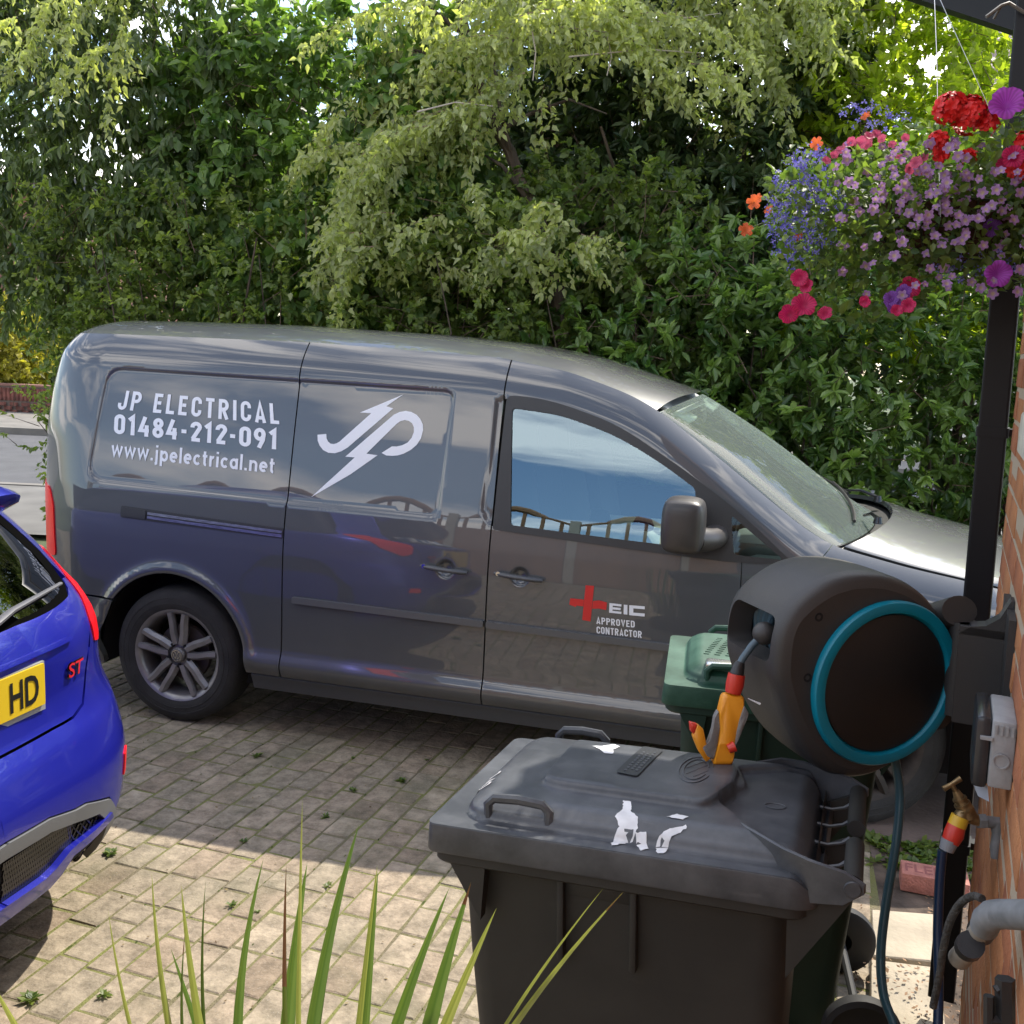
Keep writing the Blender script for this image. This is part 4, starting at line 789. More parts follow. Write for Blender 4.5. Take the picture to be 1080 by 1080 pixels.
def blockmat(name,use_obj):
    m=bpy.data.materials.new(name); m.use_nodes=True; n=m.node_tree.nodes; l=m.node_tree.links; p=n['Principled BSDF']
    if use_obj: a=n.new('ShaderNodeObjectInfo'); fac=a.outputs['Random']
    else: a=n.new('ShaderNodeAttribute'); a.attribute_name='tint'; fac=a.outputs['Fac']
    c=n.new('ShaderNodeValToRGB'); e=c.color_ramp.elements; e[0].color=(.235,.185,.135,1); e[1].color=(.37,.31,.235,1)
    for pos,col in ((.35,(.325,.265,.20,1)),(.7,(.275,.235,.178,1))): q=c.color_ramp.elements.new(pos); q.color=col
    l.new(fac,c.inputs[0]); t=n.new('ShaderNodeNewGeometry')
    z=n.new('ShaderNodeTexNoise'); z.inputs['Scale'].default_value=16; z.inputs['Detail'].default_value=9; z.inputs['Roughness'].default_value=.7; l.new(t.outputs['Position'],z.inputs['Vector'])
    k=n.new('ShaderNodeValToRGB'); k.color_ramp.elements[0].position=.35; k.color_ramp.elements[0].color=(.52,.50,.45,1); k.color_ramp.elements[1].position=.66; k.color_ramp.elements[1].color=(1.25,1.22,1.15,1); l.new(z.outputs['Fac'],k.inputs[0])
    x=n.new('ShaderNodeMix'); x.data_type='RGBA'; x.blend_type='MULTIPLY'; x.inputs[0].default_value=1; l.new(c.outputs[0],x.inputs[6]); l.new(k.outputs[0],x.inputs[7])
    # lichen specks and moss film
    v=n.new('ShaderNodeTexNoise'); v.inputs['Scale'].default_value=2.2; v.inputs['Detail'].default_value=8; l.new(t.outputs['Position'],v.inputs['Vector'])
    w=n.new('ShaderNodeValToRGB'); w.color_ramp.elements[0].position=.52; w.color_ramp.elements[1].position=.72; w.color_ramp.elements[1].color=(.5,.5,.5,1); l.new(v.outputs['Fac'],w.inputs[0])
    y=n.new('ShaderNodeMix'); y.data_type='RGBA'; l.new(w.outputs[0],y.inputs[0]); l.new(x.outputs[2],y.inputs[6]); y.inputs[7].default_value=(.13,.125,.07,1)
    s=n.new('ShaderNodeTexVoronoi'); s.inputs['Scale'].default_value=110; l.new(t.outputs['Position'],s.inputs['Vector']); ss=n.new('ShaderNodeValToRGB'); ss.color_ramp.elements[0].position=.10; ss.color_ramp.elements[0].color=(.55,.55,.55,1); ss.color_ramp.elements[1].position=.22; ss.color_ramp.elements[1].color=(0,0,0,1); l.new(s.outputs['Distance'],ss.inputs[0])
    y2=n.new('ShaderNodeMix'); y2.data_type='RGBA'; l.new(ss.outputs[0],y2.inputs[0]); l.new(y.outputs[2],y2.inputs[6]); y2.inputs[7].default_value=(.34,.31,.26,1)
    l.new(y2.outputs[2],p.inputs['Base Color']); p.inputs['Roughness'].default_value=.88
    u=n.new('ShaderNodeBump'); u.inputs['Strength'].default_value=.75; u.inputs['Distance'].default_value=.006; z2=n.new('ShaderNodeTexNoise'); z2.inputs['Scale'].default_value=70; z2.inputs['Detail'].default_value=6; l.new(t.outputs['Position'],z2.inputs['Vector']); l.new(z2.outputs['Fac'],u.inputs['Height']); l.new(u.outputs[0],p.inputs['Normal'])
    MATS[name]=m; return m
bmo=blockmat('paving_block_single',True); bms=blockmat('paving_block_field',False)
RD=R(86.2); rd=np.array((cos(RD),sin(RD))); rc=np.array((sin(RD),-cos(RD))); PITCH_=.1055; JT=.0055
blocks=[]; org=np.array((.38,-.9)); r3=random.Random(11)
for i in range(-66,28):
    t=-6.2+r3.uniform(0,.2)
    while t<3.4:
        ln=r3.choice((.105,.155,.155,.185,.185,.205)); c=org+rc*(i*PITCH_)+rd*(t+ln/2); t+=ln
        if -5.85<c[0]<2.97 and -6.9<c[1]<2.1: blocks.append((c[0],c[1],ln,i))
def blockV(ln,sd=0):
    a,b=(PITCH_-JT)/2,(ln-JT)/2; k=.0038; g=random.Random(sd); J=lambda:g.uniform(-.0030,.0008)
    V=[(-a,-b,-.03),(a,-b,-.03),(a,b,-.03),(-a,b,-.03),(-a,-b,-.0035),(a,-b,-.0035),(a,b,-.0035),(-a,b,-.0035),(-a+k,-b+k,0),(a-k,-b+k,0),(a-k,b-k,0),(-a+k,b-k,0)]
    V=[(x+(J() if x>0 else -J())*(z>-.02),y+(J() if y>0 else -J())*(z>-.02),z-(.0015*g.random() if z>-.001 else 0)) for x,y,z in V]
    F=[(8,9,10,11)]+[(i,(i+1)%4,4+(i+1)%4,4+i) for i in range(4)]+[(4+i,4+(i+1)%4,8+(i+1)%4,8+i) for i in range(4)]; return V,F
bmesh_={}
for ln,vk in [(a,b) for a in (.105,.155,.185,.205) for b in range(5)]:
    V,F=blockV(ln,vk*31+int(ln*1000)); me=bpy.data.meshes.new('paving_block'); me.from_pydata(V,[],F); me.update(); me.materials.append(bmo); bmesh_[ln,vk]=me
sc=[]
for k,(x,y,ln,i) in enumerate(blocks):
    u,v,d=pix((x,y,0)); s=ln/d**2
    if d<.5 or not(-10<u<1000 and 700<v<1090) or (u>500 and v>800) : s*=.02
    if x<.75 and y<-1.12 and u<130: s*=.05
    sc.append(s)
top300=set(np.argsort(sc)[::-1][:298].tolist()); SV=[];SF=[];ST=[]; ang=RD-PI/2
for k,(x,y,ln,i) in enumerate(blocks):
    dz=r3.uniform(-.0016,.0016); tx,ty=r3.gauss(0,.006),r3.gauss(0,.008); jr=ang+r3.gauss(0,.010); jx,jy=r3.gauss(0,.0008),r3.gauss(0,.0008)
    if k in top300:
        o=bpy.data.objects.new('paving_block',bmesh_[ln,r3.randrange(5)]); COL.objects.link(o); o.parent=drive; o.location=(x+jx,y+jy,dz); o.rotation_euler=(tx,ty,jr)
    else:
        V,F=blockV(ln,k); M=Matrix.Translation((x+jx,y+jy,dz))@Matrix.Rotation(jr,4,'Z')@Matrix.Rotation(tx,4,'X')@Matrix.Rotation(ty,4,'Y'); b=len(SV); SV+=[tuple(M@Vector(q)) for q in V]; SF+=[tuple(b+j for j in f) for f in F]; ST+=[r3.random()]*12
mesh_np('paving_field',SV,SF,bms,drive,False,tint=ST)['kind']='stuff'
# moss humps growing in some joints
mossm=mat('moss',(.10,.12,.02),rough=.95,base2=(.05,.075,.015),vscale=60,bump=1,bscale=300)
V=[];F=[]
for _ in range(3800):
    x0,y0,ln,i=blocks[r3.randrange(len(blocks))]
    if not(-.8<x0<3 and -2.4<y0<1): continue
    a=rc*(PITCH_/2)*(1 if r3.random()<.7 else 0)+rd*(ln/2 if r3.random()<.4 else r3.uniform(-.5,.5)*ln); cx,cy=np.array((x0,y0))+a; n=7; rr=r3.uniform(.004,.011); el=r3.uniform(1,3.2); b=len(V); V.append((cx,cy,r3.uniform(0,.004)))
    for k in range(n): t=2*PI*k/n; q=rd*(cos(t)*rr*el)+rc*(sin(t)*rr*.6)*r3.uniform(.7,1.2); V.append((cx+q[0],cy+q[1],-.008))
    F+=[(b,b+1+k,b+1+(k+1)%n) for k in range(n)]
mesh_np('joint_moss',V,F,mossm,drive,True)['kind']='stuff'
# weeds sprouting in the joints
weedm=leafmat('weed_leaf',(.05,.10,.02),(.16,.20,.04),trans=.4)
def blades(n,c,L,W_,seed,up=.6,spread=1.,droop=.4):
    """small leaves radiating from a point"""
    r=np.random.default_rng(seed); V=[];F=[];T=[]
    for k in range(n):
        a=r.uniform(0,2*PI); d=np.array((cos(a)*spread,sin(a)*spread,r.uniform(.1,1)*up)); d/=np.linalg.norm(d); s=np.cross(d,(0,0,1)); s/=np.linalg.norm(s); l=L*r.uniform(.5,1.1); w=W_*r.uniform(.7,1.2)
        o=np.array(c)+r.normal(0,L*.12,3)*(1,1,.2); m_=o+d*l*.55+(0,0,.0); t=o+d*l-np.array((0,0,droop*l*.3)); b=len(V); V+=[o,m_+s*w/2,t,m_-s*w/2]; F.append((b,b+1,b+2,b+3)); T+=[r.uniform()]*4
    return np.array(V),np.array(F),T
for k,(u,v,sz) in enumerate(((272,798,1.1),(424,824,1.3),(372,834,.9),(372,800,.6),(472,858,.9),(116,901,1.4),(345,935,.8),(244,955,.9),(257,888,.8),(32,1055,1.4),(110,1050,1.0),(343,862,.9),(272,962,.6),(450,802,.6),(540,812,.6))):
    c,dd=CAM,at(u,v,1)-CAM; g=c+dd*(-c[2]/dd[2])
    V,F,T=blades(int(14*sz)+6,(0,0,0),.026*sz,.010*sz,k,up=.8); o=mesh_np('weed',V,F,weedm,None,True,tint=T); o.location=(g[0],g[1],.002)
    tag(o,'small green weed in a paving joint '+('beside the blue car bumper','in front of the van side door','under the van, near the middle of the drive','in the shade by the van sill','in the shade left of the black bin','under the exhaust tips of the blue car','in the sunlit paving just past the shade edge','in the sunlit paving left of the long blades','at the shade edge above the green blades','near the lower left corner','left of the thin leaf blades','on the shade line near the bin','half hidden between leaf blades','in deep shade below the van door','against the far rim of the black bin')[k],'weed',group='weeds in the paving')
r=np.random.default_rng(5); V=[];F=[];T=[]
for _ in range(420):
    p=np.array((r.uniform(-.6,2.9),r.uniform(-2.6,.3),.004)); a=r.uniform(0,2*PI); l=r.uniform(.004,.014); w=l*r.uniform(.3,.7); d=np.array((cos(a),sin(a),r.uniform(-.1,.4))); s_=np.array((-sin(a),cos(a),r.uniform(-.3,.3))); b=len(V); V+=[p-d*l/2,p+s_*w/2,p+d*l/2,p-s_*w/2]; F.append((b,b+1,b+2,b+3)); T+=[r.uniform()]*4
tag(mesh_np('leaf_crumbs',V,np.array(F),leafmat('crumb_leaf',(.08,.045,.02),(.26,.20,.08),gloss=.8,trans=.1,tcol=(1,1,1)),None,False,tint=T),'dry leaf crumbs and grit scattered over the block paving','leaves',kind='stuff')
# road beyond the hedge end
fh=np.array((sin(YAW),cos(YAW))); rh=np.array((cos(YAW),-sin(YAW)))
def fr(D,Lt): p=CAM[:2]+fh*D+rh*Lt; return (float(p[0]),float(p[1]))
def strip(name,D0,D1,z,m,l0=-60,l1=60): return sheet(name,[fr(D0,l0),fr(D0,l1),fr(D1,l1),fr(D1,l0)],z,m)
asph=mat('asphalt',(.072,.072,.075),rough=.9,var=.12,vscale=3,bump=.3,bscale=60)
strip('road',11.4,17.0,-.05,asph)
pav=mat('pavement_slab',(.16,.148,.13),rough=.9,var=.15,vscale=2,bump=.2,bscale=30)
strip('pavement',8.6,11.27,-.012,mat('pavement_near',(.125,.12,.11),rough=.9,var=.2,vscale=2),-60,60); strip('far_pavement',17.15,20.3,.05,pav)
def bar(name,D0,D1,z0,z1,m,l0=-60,l1=60,parent=None):
    P=[fr(D0,l0),fr(D0,l1),fr(D1,l1),fr(D1,l0)]; return mesh_np(name,[(x,y,z) for z in (z0,z1) for x,y in P],[(0,1,5,4),(1,2,6,5),(2,3,7,6),(3,0,4,7),(4,5,6,7)],m,parent,False)
struct(bar('kerb',11.27,11.40,-.05,.0,pav)); struct(bar('far_kerb',17.0,17.15,-.05,.06,pav))
# low wall across the road: soldier bricks as one part, coping
lw=thing('garden_wall','low dark red brick garden wall across the road behind the parked cars','wall',(*fr(20.5,-10.5),0)); lo=lw.location
wb=bar('mortar_core',20.33,20.55,0,.56,mat('wall_mortar',(.16,.12,.10),rough=.95),-18,-4,lw)
for v in wb.data.vertices: v.co-=Vector(lo)
q=MB(); rb=random.Random(4)
for L0 in np.arange(-13.0,-8.2,.085):
    for z0 in (.02,.26):
        if z0>.2: p=fr(20.32,L0+.04); q.box((p[0]-lo[0],p[1]-lo[1],z0+.14),(.072,.05,.25),Matrix.Rotation(-YAW*-1,3,'Z'))
for row in range(3):
    for L0 in np.arange(-13.0,-8.2,.235): p=fr(20.315,L0+.11+.117*(row%2)); q.box((p[0]-lo[0],p[1]-lo[1],.05+row*.078),(.222,.05,.068),Matrix.Rotation(-YAW*-1,3,'Z'))
q.build('brick_course',mat('dark_red_brick',(.16,.060,.045),rough=.9,var=.4,vscale=9),lw)['kind']='stuff'
cpg=bar('coping',20.30,20.60,.56,.60,mat('brick_coping',(.20,.10,.08),rough=.9),-18,-4,lw)
for v in cpg.data.vertices: v.co-=Vector(lo)

# ------------------------------------------------------------------ bed of soil, slabs and leaf litter by the downpipe
sheet('soil_bed',[(3.02,-7),(3.6,-7),(3.6,2.15),(3.02,2.15)],-.004,soil); sheet('side_path',[(3.02,-.22),(6,-.22),(6,2.1),(3.02,2.1)],.0,mat('concrete_path',(.15,.11,.09),rough=.9,var=.25,vscale=4,bump=.3,bscale=40))
slabm=mat('paving_slab',(.36,.31,.23),rough=.9,var=.16,vscale=6,bump=.35,bscale=50)
for k,(P,lb) in enumerate(((([(2.98,-.66),(3.185,-.62),(3.150,-.90),(2.965,-.93)]),'pale concrete slab lying in the sun between the green bin and the downpipe'),(([(2.955,-.955),(3.145,-.935),(3.12,-1.25),(2.93,-1.27)]),'pale concrete slab half covered in dead leaves, nearest the hose'))):
    c=np.mean(P,axis=0); q=MB().prism([(x-c[0],y-c[1]) for x,y in P],0,.045,bev=.004); o=q.build('stone_slab',slabm,None); o.location=(c[0],c[1],-.002+.002*k); tag(o,lb,'slab','slabs beside the wall')
rbm=mat('loose_brick_red',(.42,.17,.13),rough=.9,var=.2,vscale=20,bump=.4,bscale=120)
rbk=MB().box((0,0,.0325),(.215,.1025,.065),bev=.004).build('loose_brick',rbm,None); rbk.location=(3.205,-.375,.0); rbk.rotation_euler=(0,0,R(-3)); tag(rbk,'loose red brick stamped FLEM lying beyond the pale slab','brick')
mtext('FLEM',1,lambda u,v:np.stack((u,v,.065+0*u),-1),mat('brick_stamp',(.26,.09,.08),rough=.9),'stamp_lettering',rbk,-.095,-.028,.04,.030,bold=.01,off=.0008)
r=np.random.default_rng(21); n=1500; X=np.stack((r.uniform(2.9,3.35,n),r.uniform(-2.2,-.45,n),r.uniform(.004,.018,n)),1)
on=((X[:,0]<3.15)&(X[:,0]>2.93)&(X[:,1]>-1.27)&(X[:,1]<-.94)); X[on,2]+=.045; keep=~((X[:,1]>-.93)&(X[:,0]<3.17)&(r.uniform(0,1,n)<.93)); keep&=~(on&(r.uniform(0,1,n)<.35)&(X[:,0]<3.04)); X=X[keep]
V=[];F=[];T=[]
for p in X:
    a=r.uniform(0,2*PI); l=r.uniform(.008,.020); w=l*r.uniform(.35,.7); d=np.array((cos(a),sin(a),r.uniform(-.3,.5))); s=np.array((-sin(a),cos(a),r.uniform(-.4,.4))); b=len(V); V+=[p-d*l/2,p+s*w/2,p+d*l/2,p-s*w/2]; F.append((b,b+1,b+2,b+3)); T+=[r.uniform()]*4
tag(mesh_np('leaf_litter',V,np.array(F),leafmat('dead_leaf',(.10,.05,.02),(.36,.22,.12),gloss=.8,trans=.1,tcol=(1,1,1)),None,False,tint=T),'dry brown leaf litter and grit on the soil beside the brick wall','leaves',kind='stuff')
V=[];F=[];T=[]
for k in range(60):
    c=(r.uniform(3.02,3.40),r.uniform(-.26,-.02),.0); v,f,t=blades(9,c,.05,.022,100+k,up=1.0); F+=[tuple(int(i)+len(V) for i in q) for q in f]; V+=list(v); T+=t
tag(mesh_np('creeping_weeds',V,F,weedm,None,True,tint=T),'patch of bright creeping weeds behind the loose brick','weeds',kind='stuff')
# ------------------------------------------------------------------ brick wall, sill, downpipe
WZ=R(8.74); wa_=np.array((sin(WZ),cos(WZ),0)); wn=np.array((-cos(WZ),sin(WZ),0)); wv=np.array((-.03,0,1.)); K0=np.array((3.151,-1.232,0.))
def WP(s,d,z): return K0-wa_*s+wn*d+wv*z        # s back along the wall from its corner, d proud of it, z up
WR=Matrix(((-wa_[0],wn[0],wv[0]),(-wa_[1],wn[1],wv[1]),(-wa_[2],wn[2],wv[2])))
hw=thing('house_wall','orange red brick house wall with pale mortar at the right edge','wall',tuple(WP(0,0,0))); HO=tuple(WP(0,0,0))
def rel(p,o=HO): return (p[0]-o[0],p[1]-o[1],p[2]-o[2])
q=MB(); P=[WP(s,d,z) for s in (.004,3.4) for d in (-.30,-.0012) for z in (-.1,4.2)]; q.add([rel(p) for p in P],[(0,1,3,2),(4,6,7,5),(0,4,5,1),(2,3,7,6),(0,2,6,4),(1,5,7,3)]); q.build('mortar_bed',mat('mortar',(.42,.34,.25),rough=.95,bump=.5,bscale=80),hw)
brk=[]
for nm,a,b in (('brick_orange',(.33,.125,.048),(.44,.185,.075)),('brick_red',(.27,.090,.042),(.38,.14,.062))): brk.append(mat(nm,a,rough=.88,base2=b,vscale=7,bump=.6,bscale=90))
bme={}
for ln in (.215,.1025):
    for k in (0,1):
        q=MB().box((0,0,0),(ln,.10,.065),bev=.0025); o=q.build('brick',brk[k],None); bme[ln,k]=o.data; bpy.data.objects.remove(o)
r4=random.Random(5); nb=0; SVs=MB()
def putbrick(s,d,z,ln,ret=False):
    global nb
    o=bpy.data.objects.new('brick',bme[ln,r4.random()<.4]); COL.objects.link(o); o.parent=hw; nb+=1
    p=WP(s,d,z); o.location=rel(p)
    M=WR if not ret else WR@Matrix.Rotation(PI/2,3,'Z'); o.rotation_euler=M.to_euler()
rows=34
for k in range(rows):
    z=.04+k*.075
    if z<1.9:
        s=0.0; hdr=(k%2==0); first=True
        while s<1.75:
            ln=.1025 if (first and hdr) else .215; first=False
            if s+ln/2<1.75 and nb<292: putbrick(s+ln/2,-.05+r4.uniform(-.0015,.0015),z,ln)
            s+=ln+.010
for k in range(0,56):        # the courses out of view above and behind, and the return face, as one joined part
    z=.04+k*.075; s=0.0; hdr=(k%2==0); first=True
    while s<3.3:
        ln=.1025 if (first and hdr) else .215; first=False
        if (z>=1.9 or s+ln/2>=1.75): SVs.box(rel(WP(s+ln/2,-.05,z)),(ln,.10,.065),WR)
        s+=ln+.010
    for j in range(1,2): SVs.box(rel(WP(.051,-.10-.1125-.0,z)),(.1025,.215 if k%2 else .19,.065),WR)
SVs.build('brick_field',brk[0],hw)['kind']='stuff'
sl=MB().box((0,0,0),(.30,.14,.075),bev=.006).build('window_sill',mat('sill_stone',(.55,.53,.45),rough=.8,var=.15,vscale=12,bump=.3,bscale=60),None); sl.parent=hw; sl.location=rel(WP(.80,-.050,1.66)); sl.rotation_euler=WR.to_euler()
# downpipe
dpm=mat('downpipe_black',(.007,.007,.009),rough=.45,spec=.28)
D0=np.array((3.112,-1.189,0.)); dz_=np.array((-.028,0,1.))
dpt=thing('downpipe','black square rainwater downpipe rising in front of the brick corner','downpipe',tuple(D0))
q=MB(); Rm=Matrix.Rotation(R(-12),3,'Z')
def dpb(q,z0,z1,w,b=.006):
    V=[]; 
    for z in (z0,z1):
        c=dz_*z
        for a in rounded([(-w,-w),(w,-w),(w,w),(-w,w)],b,3): v=Rm@Vector((a[0],a[1],0)); V.append((c[0]+v.x,c[1]+v.y,z))
    n=len(V)//2; q.add(V,[(i,(i+1)%n,n+(i+1)%n,n+i) for i in range(n)]+[tuple(range(n))[::-1],tuple(n+i for i in range(n))],False)
dpb(q,0.12,2.62,.0325); q.build('pipe',dpm,dpt)
for z in (1.62,.55): q=MB(); dpb(q,z-.012,z+.012,.0365); p=dz_*z; q.box((p[0]+.06,p[1]-.0,z),(.09,.03,.018),Rm); q.build('pipe_clip',dpm,dpt)
q=MB(); dpb(q,.95,1.02,.037); q.build('socket_joint',dpm,dpt)
A=at(930,-28,2.68); B=at(1092,24,2.42); bd=thing('bargeboard','black painted sloping board across the top right corner above the flower basket','board',tuple(A))
d=Vector(B-A); M=frame((0,0,0),d,(0,0,1)); Ln_=d.length
q=MB(); V=[M@Vector((a,b,c)) for c in (0,Ln_+.4) for a,b in ((-.035,-.06),(.055,-.06),(.055,.06),(-.035,.06))]; q.add(V,[(0,1,2,3),(7,6,5,4),(0,4,5,1),(1,5,6,2),(2,6,7,3),(3,7,4,0)]); q.build('board_face',dpm,bd)
q=MB(); q.add([M@Vector((a,b,c)) for c in (0,Ln_+.4) for a,b in ((.055,-.09),(.068,-.09),(.068,.10),(.055,.10))],[(0,1,2,3),(7,6,5,4),(0,4,5,1),(1,5,6,2),(2,6,7,3),(3,7,4,0)]); q.build('cover_strip',blackp,bd)
q=MB(); q.tube([at(1040,18,2.3)-A,at(1056,6,2.3)-A,at(1064,3,2.3)-A,at(1085,16,2.3)-A],.004,n=6); q.tube([at(1056,6,2.3)-A,at(1048,20,2.32)-A],.003,n=6); q.build('loose_wire',mat('dull_wire',(.15,.15,.14),rough=.6),bd)
# ------------------------------------------------------------------ hose reel
PHI=R(33); rn=Vector((sin(PHI),-cos(PHI),0)); rhh=Vector((cos(PHI),sin(PHI),0)); RC=Vector((2.795,-1.892,1.168))
reel=thing('hose_reel','charcoal wall mounted hose reel with a turquoise ring around its black disc','hose reel',tuple(RC))
RM=Matrix(((rhh.x,0,rn.x,0),(rhh.y,0,rn.y,0),(0,1,0,0),(0,0,0,1)))       # local x right, y up, z towards the viewer
reelm=mat('reel_plastic',(.040,.038,.037),rough=.50,bump=.10,bscale=420,var=.12,vscale=6); reeld=mat('reel_disc',(.012,.011,.011),rough=.48,bump=.05,bscale=300); teal=mat('turquoise_plastic',(.0,.20,.30),rough=.38,var=.06,vscale=20)
prof=[(.172,.02),(.155,.10),(.085,.176),(-.015,.215),(-.12,.212),(-.195,.172),(-.236,.122),(-.238,.03),(-.224,-.012),(-.192,-.082),(-.135,-.16),(-.06,-.203),(.03,-.196),(.12,-.135),(.162,-.06)]
for _ in range(3):         # corner cutting for a smooth outline
    prof=[tuple(np.array(p)*a+np.array(prof[(i+1)%len(prof)])*(1-a)) for i,p in enumerate(prof) for a in (.75,.25)]
n=len(prof); lv=[(.026,.002),(.018,-.002),(.009,-.008),(.003,-.018),(0,-.032),(-.001,-.09),(0,-.15),(.004,-.19),(.014,-.208),(.03,-.216)]
PA=np.array(prof); cen=PA.mean(0)
def ring_(dd): return inset(prof,dd)
# side shell as a patch surface: u along the outline (0..1), v depth, with the hose window cut in the left flank
arc=np.concatenate(([0],np.cumsum(np.linalg.norm(np.diff(np.vstack((PA,PA[:1])),axis=0),axis=1)))); tot=arc[-1]; PX=np.vstack((PA,PA[:1]))
ld=np.array([a for a,b in lv]); lz=np.array([b for a,b in lv]); lt=np.concatenate(([0],np.cumsum(np.hypot(np.diff(ld),np.diff(lz)))))
Nrm=[]; 
for i in range(n):
    t=PX[(i+1)%n]-PX[i-1 if i else n-1]; t/=np.linalg.norm(t); Nrm.append((-t[1],t[0]))
Nrm=np.array(Nrm+[Nrm[0]])
def RS(u,v):
    u=np.mod(np.asarray(u,float),tot); x=np.interp(u,arc,PX[:,0]); y=np.interp(u,arc,PX[:,1]); nx=np.interp(u,arc,Nrm[:,0]); ny=np.interp(u,arc,Nrm[:,1]); dd=np.interp(v,lt,ld); z=np.interp(v,lt,lz)
    P=np.stack((x+nx*dd,y+ny*dd,z),-1); return P@np.array(RM.to_3x3()).T
ul=lambda y0: arc[min(range(n),key=lambda i:abs(PX[i,1]-y0)+(10 if PX[i,0]>-.2 else 0))]
u_t,u_b=ul(.128),ul(.040)
vz=lambda z: float(np.interp(-z,-lz,lt))
hole=rounded([(u_t,vz(-.030)),(u_t,vz(-.185)),(u_b,vz(-.19)),(u_b,vz(-.030))],.022,5)
sh=patch('housing',[(0,0),(tot-1e-4,0),(tot-1e-4,lt[-1]),(0,lt[-1])],RS,reelm,reel,holes=[hole],step=.010,skirt=0,hskirt=.05,sign=-1)
tmp=RS(np.array([tot*.25]),np.array([lt[5]]))[0]
q=MB(); q.add([RM@Vector((x,y,.002)) for x,y in ring_(.026)],[tuple(range(n))]); q.add([RM@Vector((x,y,-.216)) for x,y in ring_(.03)],[tuple(range(n))]); q.build('side_plate',reelm,sh)
q=MB(); q.prism([(x*.72,y*.72) for x,y in prof],-.20,-.02,RM); q.build('hose_drum',dark,reel)
hm_=mat('hose_grey',(.055,.10,.13),rough=.35); q=MB()
for j in range(9):
    q.tube([RM@Vector((-.175+.02*abs(sin(t)),.085+.09*sin(t),-.185+.018*j)) for t in np.linspace(-1.2,1.0,8)],.0075,n=6)
q.build('coiled_hose',hm_,reel)
q=MB(); q.lathe([(.163,.003),(.163,.012),(.160,.017),(.150,.019),(.141,.017),(.138,.010),(.136,.006)],96,RM); q.build('turquoise_ring',teal,reel)
q=MB(); q.lathe([(.137,.004),(.136,.010),(.130,.013),(0,.015)],72,RM); q.build('cover_disc',reeld,reel)
for x,y in ((-.160,.136),(-.172,.020)): MB().lathe([(.0085,-.004),(.0085,.0012),(.006,.001),(.0,-.0030)],14,RM@Matrix.Translation((x,y,.002))).build('screw_head',dark,reel)
MB().tube([Vector(at(790,736,1.93))-RC+Vector((-.002,-.004,0)),Vector(at(803,742,1.93))-RC+Vector((-.002,-.004,0))],[.0008,.0022],n=6).build('chalk_mark',white_v,reel)
# pivot arm and wall bracket
BR=WP(.63,0,1.10)-np.array(RC)
def rp(x,y,z): return RM@Vector((x,y,z))
pv=Vector(WP(.60,.085,1.20)-np.array(RC))
q=MB(); 
pl=[Vector((0,0)),]
top_=[(.0,.06),(.03,.075),(.12,.075),(.16,.06),(.165,.0)]
c1=rp(.165,.085,-.09); q.tube([c1+Vector((-.07,-.02,0)),c1,pv+Vector((-.01,0,.105))],[.050,.048,.040],n=18,flat=.75); q.build('pivot_arm',reelm,reel); c2=rp(.150,-.10,-.10); MB().tube([c2+Vector((-.05,0,0)),pv+Vector((-.02,0,-.12))],[.045,.036],n=14,flat=.5).build('pivot_arm',reelm,reel)
q=MB(); q.tube([pv+Vector((0,0,-.10)),pv+Vector((0,0,.085))],.028,n=20); 
Wr=[]; 
for s0,s1,d0,d1,z0,z1 in ((.50,.74,.0,.012,1.09,1.33),(.60,.645,.010,.090,1.095,1.285)):
    q.add([Vector(WP(s,d,z)-np.array(RC)) for s in (s0,s1) for d in (d0,d1) for z in (z0,z1)],[(0,1,3,2),(4,6,7,5),(0,4,5,1),(2,3,7,6),(0,2,6,4),(1,5,7,3)])
# rising ear of the bracket with its triangular eye
pts=[(.000,1.27),(.092,1.27),(.070,1.287),(.045,1.292),(.022,1.31),(.006,1.345),(.000,1.345)]
q.add([Vector(WP(s,d,z)-np.array(RC)) for s in (.60,.645) for d,z in pts],[tuple(range(7)),tuple(range(13,6,-1))]+[(i,(i+1)%7,7+(i+1)%7,7+i) for i in range(7)])
q.build('wall_bracket',mat('bracket_plastic',(.030,.031,.033),rough=.45,bump=.08,bscale=300),reel)
# hose end: guide ball, short hose, connector
bc=at(806,668,1.94); q=MB(); q.lathe([(.0225*sin(t),.0225*cos(t)) for t in np.linspace(0,PI,15)],22,Matrix.Translation(Vector(bc)-RC)); q.lathe([(.0232*sin(t),.0232*cos(t)) for t in np.linspace(1.50,1.64,3)],22,Matrix.Translation(Vector(bc)-RC)@Matrix.Rotation(.5,4,'X')); q.build('stop_ball',reelm,reel)
gp=[at(818,650,2.0),at(812,660,1.97),bc,at(793,681,1.94),at(783,695,1.94),at(778,706,1.94)]
q=MB(); q.tube([Vector(p)-RC for p in gp],.0072,n=10); q.build('hose_end',mat('hose_slate',(.06,.10,.13),rough=.32),reel)
